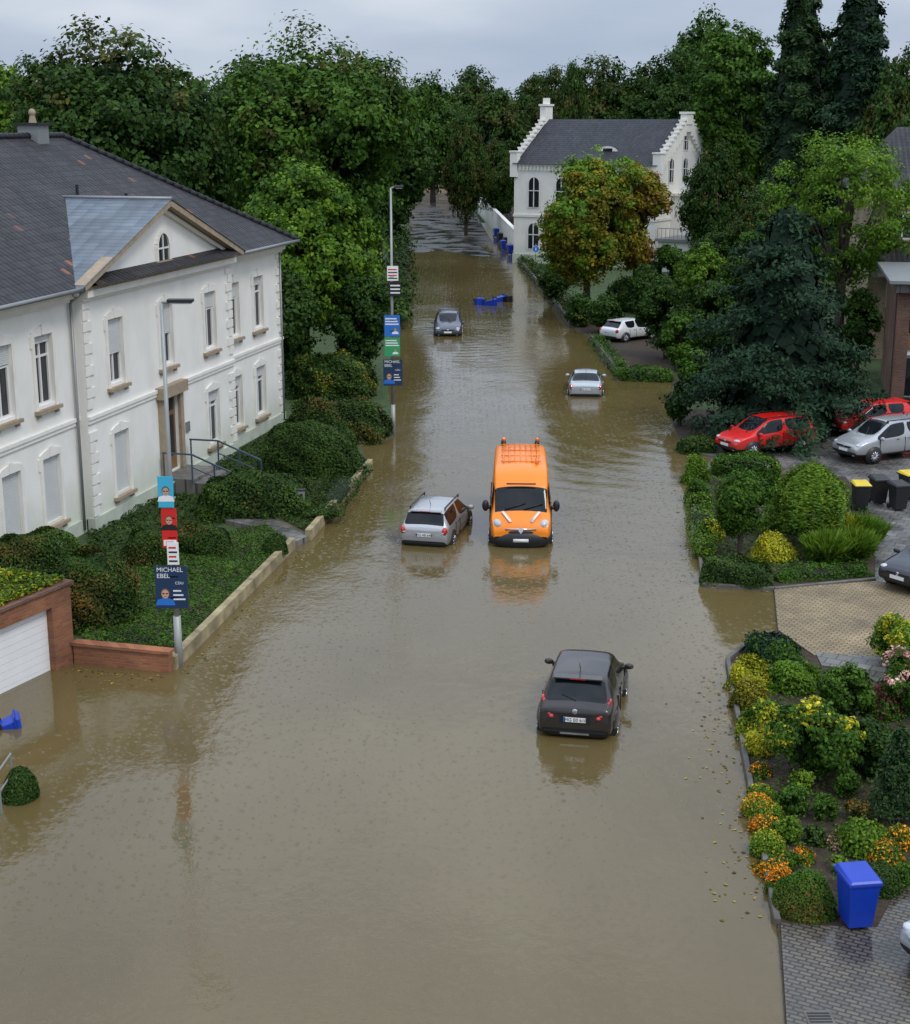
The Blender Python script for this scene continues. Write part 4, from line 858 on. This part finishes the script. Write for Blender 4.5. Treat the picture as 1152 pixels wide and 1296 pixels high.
p=G(663,694); vehicle('orange_van','van',5.8,2.12,2.72,'p_orange',(p.x,p.y+2.95,0),math.radians(-90-2),.28,wheel=.36)
def put(px,py,deg): p=G(px,py); return (p.x,p.y,.06),math.radians(deg)
pos,a=put(967,573,207); vehicle('red_suv','wagon',4.3,1.80,1.60,'p_red',pos,a,0,rails=True)
pos,a=put(1118,580,207); vehicle('silver_suv','wagon',4.5,1.84,1.69,'p_silver',pos,a,0,rails=True)
pos,a=put(1102,549,200); vehicle('red_hatchback','hatch',4.2,1.78,1.50,'p_red',pos,a,0)
pos,a=put(1192,738,215); vehicle('navy_car','wagon',4.4,1.80,1.48,'p_navy',pos,a,0)
pos,a=put(1290,1215,205); vehicle('silver_hatchback','hatch',4.2,1.78,1.50,'p_silver2',pos,a,0)
pos,a=put(797,430,40); vehicle('white_car','hatch',4.1,1.75,1.48,'p_white',pos,a,.1)
# ------------------------------------------------------------------ bins
def bin_(name,loc,rz,body,lid,H=1.05,rot=None):
    e=empty(name,loc,rz)
    if rot: e.rotation_euler=rot
    b=MB(); a,c=.22,.29; d0,d1=.24,.33
    z0,z1=.06,H-.08
    b.add([(-a,-d0,z0),(a,-d0,z0),(a,d0,z0),(-a,d0,z0),(-c,-d1,z1),(c,-d1,z1),(c,d1,z1),(-c,d1,z1)],[(0,3,2,1),(4,5,6,7),(0,1,5,4),(1,2,6,5),(2,3,7,6),(3,0,4,7)],body)
    b.box(-c-.02,c+.02,-d1-.02,d1+.02,z1-.07,z1-.002,body); b.build('container',e,bevel=.02)
    b=MB(); b.add([(-c-.03,-d1-.04,z1),(c+.03,-d1-.04,z1),(c+.03,d1+.06,z1),(-c-.03,d1+.06,z1),(-c+.03,-d1+.02,z1+.06),(c-.03,-d1+.02,z1+.06),(c-.03,d1,z1+.10),(-c+.03,d1,z1+.10)],[(0,3,2,1),(4,5,6,7),(0,1,5,4),(1,2,6,5),(2,3,7,6),(3,0,4,7)],lid); b.build('lid',e,bevel=.02)
    b=MB(); b.cyl((-c,d1+.08,z1-.02),(c,d1+.08,z1-.02),.02,.02,body,8)
    for s in(-1,1): b.cyl((s*(a-.02),d0+.03,.10),(s*(a+.05),d0+.03,.10),.10,.10,'tyre',14); b.box(s*c-.02,s*c+.02,d1,d1+.09,z1-.04,z1,body)
    b.build('wheels_and_handle',e); return e
p=G(1084,1178); bin_('blue_wheelie_bin',(p.x,p.y+.1,.07),math.radians(8),'bluebin','bluebin')
for i,(x,y,l) in enumerate(((1089,648,'yellowlid'),(1112,640,'black'),(1137,648,'black'),(1150,634,'yellowlid'))):
    p=G(x,y); bin_('black_wheelie_bin',(p.x,p.y+.1,.065),.1*i,'black',l)
for (x,y,c) in((628,300,'bluebin'),(633,306,'black'),(641,312,'black'),(646,322,'bluebin'),(637,316,'bluebin')):
    p=G(x,y); bin_('kerbside_bin',(p.x,p.y,.0),.3,c,c)
for (x,y,rz,c) in((603,384,.3,'bluebin'),(612,386,1.2,'bluebin'),(625,382,2.0,'bluebin'),(634,381,.8,'black')):
    p=G(x,y); bin_('floating_bin',(p.x,p.y,.05),0,c,c,rot=(math.radians(84),0,rz))
p=G(678,340); e=empty('traffic_sign',(p.x,p.y,0)); b=MB(); b.cyl((0,0,-.3),(0,0,2.4),.035,.035,'pole'); b.cyl((0,-.05,1.9),(0,-.03,1.9),.34,.34,'white',20); b.cyl((0,-.058,1.9),(0,-.051,1.9),.31,.31,'pblue',20); b.box(-.04,.04,-.065,-.059,1.75,2.05,'white'); b.build('post_and_disc',e)
p=G(662,320); e=empty('yellow_skip',(p.x,p.y,0),-.3); b=MB(); b.add([(-1.0,-.7,0),(1.0,-.7,0),(1.0,.7,0),(-1.0,.7,0),(-1.6,-.9,.95),(1.6,-.9,.95),(1.6,.9,.95),(-1.6,.9,.95)],[(0,3,2,1),(0,1,5,4),(1,2,6,5),(2,3,7,6),(3,0,4,7)],'yellow'); b.quad((-1.5,-.85,.8),(1.5,-.85,.8),(1.5,.85,.8),(-1.5,.85,.8),m='soil'); b.beam((-1.65,-.93,.95),(1.65,-.93,.95),.1,.1,'yellow'); b.beam((-1.65,.93,.95),(1.65,.93,.95),.1,.1,'yellow'); b.build('container',e)
p=G(552,250); e=empty('road_barrier',(p.x,p.y,.5)); b=MB()
for i in range(8): b.box(-2+i*.5,-2+i*.5+.499,-.03,.03,.8,1.05,'red' if i%2 else 'white')
b.box(-1.9,-1.8,-.25,.25,-.5,.8,'metal'); b.box(1.8,1.9,-.25,.25,-.5,.8,'metal'); b.build('board_and_feet',e)
p=G(382,660); b=MB(); b.box(-.13,.13,-.1,.1,.0,.95,'metal'); b.box(-.15,.15,-.12,.12,.95,1.0,'black'); b.box(-.07,.07,-.115,-.101,.6,.85,'black'); b.build('letterbox_pillar',loc=(p.x,p.y,.2),bevel=.01)
p=G(-6,920); bin_('floating_bin',(p.x,p.y,-.22),0,'bluebin','bluebin',H=.62,rot=(math.radians(80),0,1.9))
b=MB(); p=G(2,1030)
for k in(0,.9): b.cyl((p.x,p.y+k,-.3),(p.x,p.y+k,.95),.025,.025,'metal',8)
b.cyl((p.x,p.y,.95),(p.x,p.y+.9,.95),.025,.025,'metal',8); b.cyl((p.x,p.y,.5),(p.x,p.y+.9,.5),.02,.02,'metal',8); b.build('cycle_rack')
# ------------------------------------------------------------------ left garden plants
def HG(name,px,py,dx,dy,h,z=.0,**k):
    p=G(px,py); return hedge(name,(p.x,p.y+dy/2,z),dx,dy,h,**k)
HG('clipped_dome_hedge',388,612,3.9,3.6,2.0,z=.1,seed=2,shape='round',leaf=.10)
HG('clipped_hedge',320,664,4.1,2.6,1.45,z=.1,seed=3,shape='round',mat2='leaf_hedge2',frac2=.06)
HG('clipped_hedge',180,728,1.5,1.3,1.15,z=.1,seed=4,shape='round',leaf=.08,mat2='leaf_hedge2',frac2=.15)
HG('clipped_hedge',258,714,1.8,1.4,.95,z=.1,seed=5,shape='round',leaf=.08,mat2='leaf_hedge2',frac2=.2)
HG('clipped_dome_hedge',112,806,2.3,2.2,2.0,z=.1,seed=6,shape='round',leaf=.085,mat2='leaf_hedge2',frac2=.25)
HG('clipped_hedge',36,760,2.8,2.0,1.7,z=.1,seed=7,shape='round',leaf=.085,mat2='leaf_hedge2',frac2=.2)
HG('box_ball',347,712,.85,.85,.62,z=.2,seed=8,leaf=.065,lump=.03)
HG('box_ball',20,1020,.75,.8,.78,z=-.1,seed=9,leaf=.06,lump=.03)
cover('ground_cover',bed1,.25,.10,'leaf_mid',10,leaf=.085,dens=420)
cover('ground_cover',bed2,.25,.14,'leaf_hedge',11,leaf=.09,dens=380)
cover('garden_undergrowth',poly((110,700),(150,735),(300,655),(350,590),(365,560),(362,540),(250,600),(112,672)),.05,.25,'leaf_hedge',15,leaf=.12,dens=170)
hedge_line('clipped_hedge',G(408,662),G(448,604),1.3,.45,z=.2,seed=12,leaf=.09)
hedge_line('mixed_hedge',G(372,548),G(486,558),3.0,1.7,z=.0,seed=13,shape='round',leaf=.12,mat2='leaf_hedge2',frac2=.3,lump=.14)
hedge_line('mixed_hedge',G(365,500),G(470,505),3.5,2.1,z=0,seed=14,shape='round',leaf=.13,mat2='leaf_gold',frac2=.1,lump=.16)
# ------------------------------------------------------------------ trees
def topz(py,top):
    d=G(576,py).y; v=(648-top)/FOC; return CAM_H-(d*ST-v*d*CT)/(CT+v*ST)
def TR(fn,name,px,py,wpx,top,mat,seed,**k):
    p=G(px,py); return fn(name,(p.x,p.y,0),wpx/2/SC(py),topz(py,top),mat,seed,**k)
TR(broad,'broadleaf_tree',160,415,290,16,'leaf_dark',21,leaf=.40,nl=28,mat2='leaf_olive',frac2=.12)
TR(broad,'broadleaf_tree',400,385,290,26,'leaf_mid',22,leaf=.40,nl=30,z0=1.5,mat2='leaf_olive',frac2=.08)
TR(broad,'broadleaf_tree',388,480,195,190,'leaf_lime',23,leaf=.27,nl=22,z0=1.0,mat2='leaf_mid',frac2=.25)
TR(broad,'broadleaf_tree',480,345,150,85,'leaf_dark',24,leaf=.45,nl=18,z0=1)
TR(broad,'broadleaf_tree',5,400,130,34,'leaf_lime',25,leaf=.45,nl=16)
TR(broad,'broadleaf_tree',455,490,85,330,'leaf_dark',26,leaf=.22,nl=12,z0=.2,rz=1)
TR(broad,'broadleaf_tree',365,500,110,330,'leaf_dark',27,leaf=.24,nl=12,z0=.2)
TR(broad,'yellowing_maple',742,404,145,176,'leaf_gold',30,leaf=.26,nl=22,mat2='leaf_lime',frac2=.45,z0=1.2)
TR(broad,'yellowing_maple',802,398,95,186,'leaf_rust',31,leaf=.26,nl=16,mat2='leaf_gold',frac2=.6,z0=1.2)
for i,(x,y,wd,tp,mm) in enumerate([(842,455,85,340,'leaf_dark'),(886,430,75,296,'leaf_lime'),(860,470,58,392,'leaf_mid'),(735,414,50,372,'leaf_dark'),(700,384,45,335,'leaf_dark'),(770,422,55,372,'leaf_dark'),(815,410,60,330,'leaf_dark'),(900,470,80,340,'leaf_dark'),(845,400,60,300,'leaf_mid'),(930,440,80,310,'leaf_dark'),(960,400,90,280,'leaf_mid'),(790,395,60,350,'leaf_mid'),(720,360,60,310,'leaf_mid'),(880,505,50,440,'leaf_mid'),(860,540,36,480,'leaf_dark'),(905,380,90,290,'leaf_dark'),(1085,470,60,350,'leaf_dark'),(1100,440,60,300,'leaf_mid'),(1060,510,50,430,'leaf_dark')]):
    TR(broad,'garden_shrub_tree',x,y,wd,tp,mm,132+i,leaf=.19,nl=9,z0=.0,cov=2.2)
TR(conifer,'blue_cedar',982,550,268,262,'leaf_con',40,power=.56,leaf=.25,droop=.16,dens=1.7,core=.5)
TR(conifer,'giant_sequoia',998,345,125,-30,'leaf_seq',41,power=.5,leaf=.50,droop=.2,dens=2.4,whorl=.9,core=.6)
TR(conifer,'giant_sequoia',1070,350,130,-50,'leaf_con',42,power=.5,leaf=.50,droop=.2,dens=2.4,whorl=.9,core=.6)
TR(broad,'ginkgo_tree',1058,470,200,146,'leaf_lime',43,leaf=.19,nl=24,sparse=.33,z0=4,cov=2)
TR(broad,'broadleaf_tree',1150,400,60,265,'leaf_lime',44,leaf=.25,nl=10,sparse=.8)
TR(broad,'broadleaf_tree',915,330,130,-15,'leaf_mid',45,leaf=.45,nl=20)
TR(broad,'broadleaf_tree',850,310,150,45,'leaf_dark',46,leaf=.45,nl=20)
# distant wood
dist=empty('distant_trees')
def far(src,px,py,wpx,top):
    p=G(px,py); z=topz(py,top)
    e=bpy.data.objects.new('tree_clump',None); scene.collection.objects.link(e); e.parent=dist; e.location=(p.x,p.y,0); e.rotation_euler=(0,0,random.uniform(0,6))
    sx=wpx/2/SC(py)/src[1]; e.scale=(sx,sx,z/src[2])
    for c in src[0].children: link_copy(c,e)
def proto(mat,seed,R=7,H=18,m2=None,f2=.2):
    t=broad('broadleaf_tree',(-70-seed,120+seed*3,0),R,H,mat,seed,leaf=.5,nl=18,z0=.5,mat2=m2,frac2=f2,cov=2.2); return (t,R,H)
pD=proto('leaf_dark',50,m2='leaf_olive'); pO=proto('leaf_olive',51,m2='leaf_dark',f2=.4); pM=proto('leaf_mid',52,m2='leaf_dark',f2=.4)
for s,px,py,wp,tp in [(pM,548,262,110,88),(pD,600,258,110,76),(pO,625,282,120,104),(pD,668,275,110,98),(pO,590,300,70,135),(pD,708,280,90,75),(pO,722,300,60,66),(pD,760,285,130,62),(pD,815,285,130,70),(pO,690,262,100,84),(pM,880,290,120,5),(pD,1120,360,120,60),(pD,1150,330,120,44),(pD,1040,310,110,20),
   (pD,492,285,80,150),(pM,478,300,80,150),(pD,560,232,90,122),(pD,520,236,80,118),(pM,600,236,90,128),(pD,645,245,90,118),(pD,300,330,160,110),(pM,240,350,160,120),(pO,60,350,120,60),(pD,-40,380,160,60),(pD,330,300,200,60),(pM,940,320,100,60),(pD,1000,320,120,100),(pD,900,350,90,170),(pD,955,380,90,230),(pM,1180,420,100,90),(pO,462,310,90,150),(pD,630,290,60,170)]:
    far(s,px,py,wp,tp)
for k in range(30):
    s=random.choice([pD,pM,pO,pD]); x=-180+k*13+random.uniform(-3,3)
    e=bpy.data.objects.new('tree_clump',None); scene.collection.objects.link(e); e.parent=dist; e.location=(x,330+random.uniform(-12,25),0); e.rotation_euler=(0,0,random.uniform(0,6)); sc=random.uniform(1.1,1.5); e.scale=(sc,sc,random.uniform(.95,1.2))
    for c in s[0].children: link_copy(c,e)
# ------------------------------------------------------------------ right gardens
hedge_line('clipped_hedge',G(893,735),G(975,742),1.2,.65,z=.05,seed=60,leaf=.08)
hedge_line('clipped_hedge',G(990,735),G(1100,728),.8,.35,z=.05,seed=61,leaf=.08,mat='leaf_mid')
hedge_line('clipped_hedge',G(884,640),G(890,700),.9,.5,z=.05,seed=62,leaf=.09,mat2='leaf_fresh',frac2=.4)
hedge_line('clipped_hedge',G(905,600),G(985,606),1.3,.8,z=.05,seed=63,leaf=.1,mat='leaf_mid',mat2='leaf_yel',frac2=.08)
TR(broad,'small_garden_tree',936,708,80,592,'leaf_mid',64,leaf=.11,nl=14,z0=.6,cov=2.4)
HG('yellow_shrub',986,716,1.35,1.2,.9,mat='leaf_yel',seed=65,leaf=.08,lump=.12)
HG('garden_shrub',1000,680,1.7,1.4,1.1,mat='leaf_fresh',seed=66,leaf=.1,lump=.15)
HG('garden_shrub',905,690,1.0,1.2,.7,mat='leaf_yel',seed=67,leaf=.09,lump=.12,mat2='leaf_mid',frac2=.5)
HG('garden_shrub',888,640,.9,1.2,.8,mat='leaf_mid',seed=68,leaf=.09,lump=.12)
HG('garden_shrub',882,615,1.0,1.2,.8,mat='leaf_lime',seed=69,leaf=.09,lump=.12)
HG('garden_shrub',960,640,1.8,1.4,1.2,mat='leaf_mid',seed=70,leaf=.1,lump=.14)
for i,(x,y,mm) in enumerate([(1046,712,'leaf_fresh'),(1078,708,'leaf_fresh'),(1062,690,'leaf_yel'),(1090,690,'leaf_lime')]):
    p=G(x,y); tuft('ornamental_grass',(p.x,p.y,.05),.85,1.25,mm,71+i,1500)
def weeping(px,py,R,H,seed):
    rng=np.random.default_rng(seed); p=G(px,py); e=empty('weeping_tree',(p.x,p.y,.05)); n=15000
    a=rng.uniform(0,2*math.pi,n); s=np.sqrt(rng.uniform(0,1,n)); a+=rng.normal(size=n)*.1; edge=1+.12*np.sin(a*5)+.08*np.sin(a*11)
    top=H-(s**2)*H*.35+.08*np.sin(a*6+s*7); hang=rng.uniform(0,1,n)**1.3*H*.40*s*(1+.3*np.sin(a*9))
    C=np.stack([np.cos(a)*s*R*edge,np.sin(a)*s*R*edge,top-hang],1)+rng.normal(size=(n,3))*.05; Nn=np.stack([np.cos(a),np.sin(a),np.full(n,.5)],1)+rng.normal(size=(n,3))*.5
    side=np.stack([-np.sin(a),np.cos(a),np.zeros(n)],1)
    cards('foliage',C,Nn,.15*rng.uniform(.7,1.3,n),.5+.12*np.sin(a*9)-.25*hang/H/.38+rng.normal(size=n)*.13,'leaf_fresh',rng,e,asp=.35,up=side)
    b=MB(); b.cyl((0,0,-.2),(0,0,H*.85),.09,.05,'bark',8)
    for i in range(9): t=i*.7; b.cyl((0,0,H*.75),(math.cos(t)*R*.5,math.sin(t)*R*.5,H*.88),.04,.02,'bark',5); b.cyl((math.cos(t)*R*.5,math.sin(t)*R*.5,H*.88),(math.cos(t)*R*.9,math.sin(t)*R*.9,H*.5),.02,.01,'bark',5)
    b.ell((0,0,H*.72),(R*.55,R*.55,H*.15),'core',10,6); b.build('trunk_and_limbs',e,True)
weeping(1022,692,1.2,2.75,74)
HG('spreading_juniper',985,842,1.5,1.4,.7,mat='leaf_con',seed=80,leaf=.10,lump=.12,mat2='leaf_mid',frac2=.3)
HG('yellow_shrub',955,882,1.2,1.1,.9,mat='leaf_yel',seed=81,leaf=.075,lump=.14)
HG('garden_shrub',952,905,.9,.8,.6,mat='leaf_gold',seed=82,leaf=.08,lump=.1)
p=G(1025,985); broad('flowering_shrub',(p.x,p.y,0),1.25,1.8,'leaf_mid',83,z0=.1,leaf=.10,nl=18,mat2='leaf_yel',frac2=.14,cov=2.4)
HG('garden_shrub',975,945,1.2,1.3,.9,mat='leaf_lime',seed=84,leaf=.09,lump=.15,mat2='leaf_yel',frac2=.3)
p=G(1070,905); broad('garden_shrub',(p.x,p.y,0),.8,1.3,'leaf_mid',85,z0=.05,leaf=.10,nl=10)
p=G(1092,985); broad('garden_shrub',(p.x,p.y,0),.8,1.4,'leaf_dark',86,z0=.05,leaf=.10,nl=10)
HG('garden_shrub',1010,884,1.4,1.2,.7,mat='leaf_lime',seed=87,leaf=.09,lump=.14)
HG('yellow_flower_clump',962,962,.7,.7,.6,mat='leaf_yel',seed=88,leaf=.07,lump=.12)
p=G(1140,905); broad('rose_bush',(p.x,p.y,0),.8,1.7,'leaf_mid',89,z0=.1,leaf=.09,nl=10,mat2='fl_pink',frac2=.22,sparse=.8)
p=G(1128,842); broad('golden_shrub',(p.x,p.y,0),.85,1.4,'leaf_fresh',90,z0=.05,leaf=.09,nl=10,mat2='leaf_yel',frac2=.3)
HG('purple_shrub',1118,915,.8,.8,.7,mat='leaf_purple',seed=91,leaf=.08,lump=.12,mat2='leaf_mid',frac2=.35)
TR(conifer,'dwarf_conical_spruce',1132,1038,60,925,'leaf_seq',92,power=.8,leaf=.09,droop=.2,whorl=.05,dens=.9)
HG('clipped_dome_shrub',1027,1172,1.1,1.05,.75,mat='leaf_mid',seed=93,leaf=.055,lump=.05,mat2='leaf_hedge2',frac2=.15)
HG('clipped_dome_shrub',1120,1142,.9,.9,.5,mat='leaf_hedge',seed=94,leaf=.055,lump=.04)
HG('garden_shrub',1093,1092,.7,.7,.8,mat='leaf_fresh',seed=95,leaf=.09,lump=.14)
for i,(x,y,s_,h_,m1) in enumerate([(1000,1065,.6,.4,'leaf_lime'),(1045,1040,.6,.45,'leaf_mid'),(1075,1130,.5,.35,'leaf_dark'),(1000,1030,.8,.5,'leaf_mid'),(1030,1070,.5,.3,'leaf_hedge'),(1015,1005,.5,.4,'leaf_fresh'),(1060,1105,.4,.25,'leaf_fresh'),(1070,1010,.6,.5,'leaf_mid'),(1108,1065,.5,.3,'leaf_lime'),(1000,1100,.4,.25,'leaf_mid'),(1085,1040,.5,.4,'leaf_hedge2'),(1145,1120,.5,.3,'leaf_mid')]):
    p=G(x,y); broad('garden_plant',(p.x,p.y,0),s_*.55,h_*1.3,m1,200+i,z0=.02,leaf=.075,nl=7,cov=1.6)
for i,(x,y,r,m1,m2) in enumerate([(962,985,.3,'leaf_mid','fl_orange'),(966,1010,.32,'leaf_mid','leaf_yel'),(970,1035,.3,'leaf_lime','fl_orange'),(975,1060,.34,'leaf_mid','fl_orange'),(979,1085,.32,'leaf_lime','leaf_yel'),(984,1108,.34,'leaf_mid','fl_orange'),(989,1132,.3,'leaf_mid','fl_orange'),(1125,1088,.32,'leaf_mid','fl_orange'),(1142,1075,.3,'leaf_mid','fl_orange'),(1020,1095,.25,'leaf_lime','fl_orange'),(1062,1075,.25,'leaf_mid','fl_pink')]):
    HG('bedding_flowers',x,y+6,r*2,r*2.2,.32,mat=m1,seed=110+i,leaf=.055,lump=.12,mat2=m2,frac2=.35)
cover('garden_ground_plants',poly((990,1165),(925,845),(1000,835),(1110,875),(1200,910),(1200,1120),(1060,1160)),.05,.14,'leaf_mid',120,leaf=.08,dens=75)
cover('garden_ground_plants',poly((890,738),(880,610),(1060,610),(1100,650),(1100,730)),.05,.3,'leaf_mid',121,leaf=.10,dens=120)
hedge_line('low_hedge',G(785,480),G(848,482),1.3,.7,z=.0,seed=122,leaf=.13,mat='leaf_mid')
hedge_line('low_hedge',G(862,572),G(905,572),1.2,.6,z=.0,seed=123,leaf=.12)
hedge_line('low_hedge',G(756,436),G(784,474),1.0,.7,z=.0,seed=126,leaf=.13,mat='leaf_mid')
hedge_line('roadside_shrubs',G(668,340),G(728,408),2.0,1.3,z=.1,seed=124,leaf=.2,shape='round',lump=.2,mat2='leaf_gold',frac2=.2)
hedge_line('street_hedge',G(506,400),G(508,305),3,2.5,z=.0,seed=125,leaf=.35,shape='round',lump=.25)
# wind-blown leaves drifting against the kerbs
rng=np.random.default_rng(300); C=[]
for (p,q,k,side) in ((G(222,852),G(372,696),150,1),(G(97,842),G(217,853),60,1),(G(390,688),G(470,594),90,1),(G(980,1165),G(918,842),150,-1),(G(975,752),G(892,748),50,1),(G(888,742),G(874,602),70,-1),(G(722,416),G(652,326),60,-1)):
    t=rng.uniform(0,1,k)[:,None]; a=np.array(p)[None]*(1-t)+np.array(q)[None]*t; d=np.array(q-p); d/=np.linalg.norm(d); nrm=np.array([d[1],-d[0],0])
    if side<0 : nrm=np.array([-abs(nrm[0]),nrm[1],0])
    C.append(a+nrm*(.15+np.abs(rng.normal(size=k))*.45)[:,None])
C=np.vstack(C); C[:,2]=.008; n=len(C)
cards('floating_leaves',C,np.tile(np.array([0,0,1.]),(n,1))+rng.normal(size=(n,3))*.03,.085*rng.uniform(.6,1.5,n),rng.uniform(0,1,n),'leaf_litter',rng,None)
print('objects',len(bpy.data.objects),'polys',sum(len(m.polygons) for m in bpy.data.meshes))
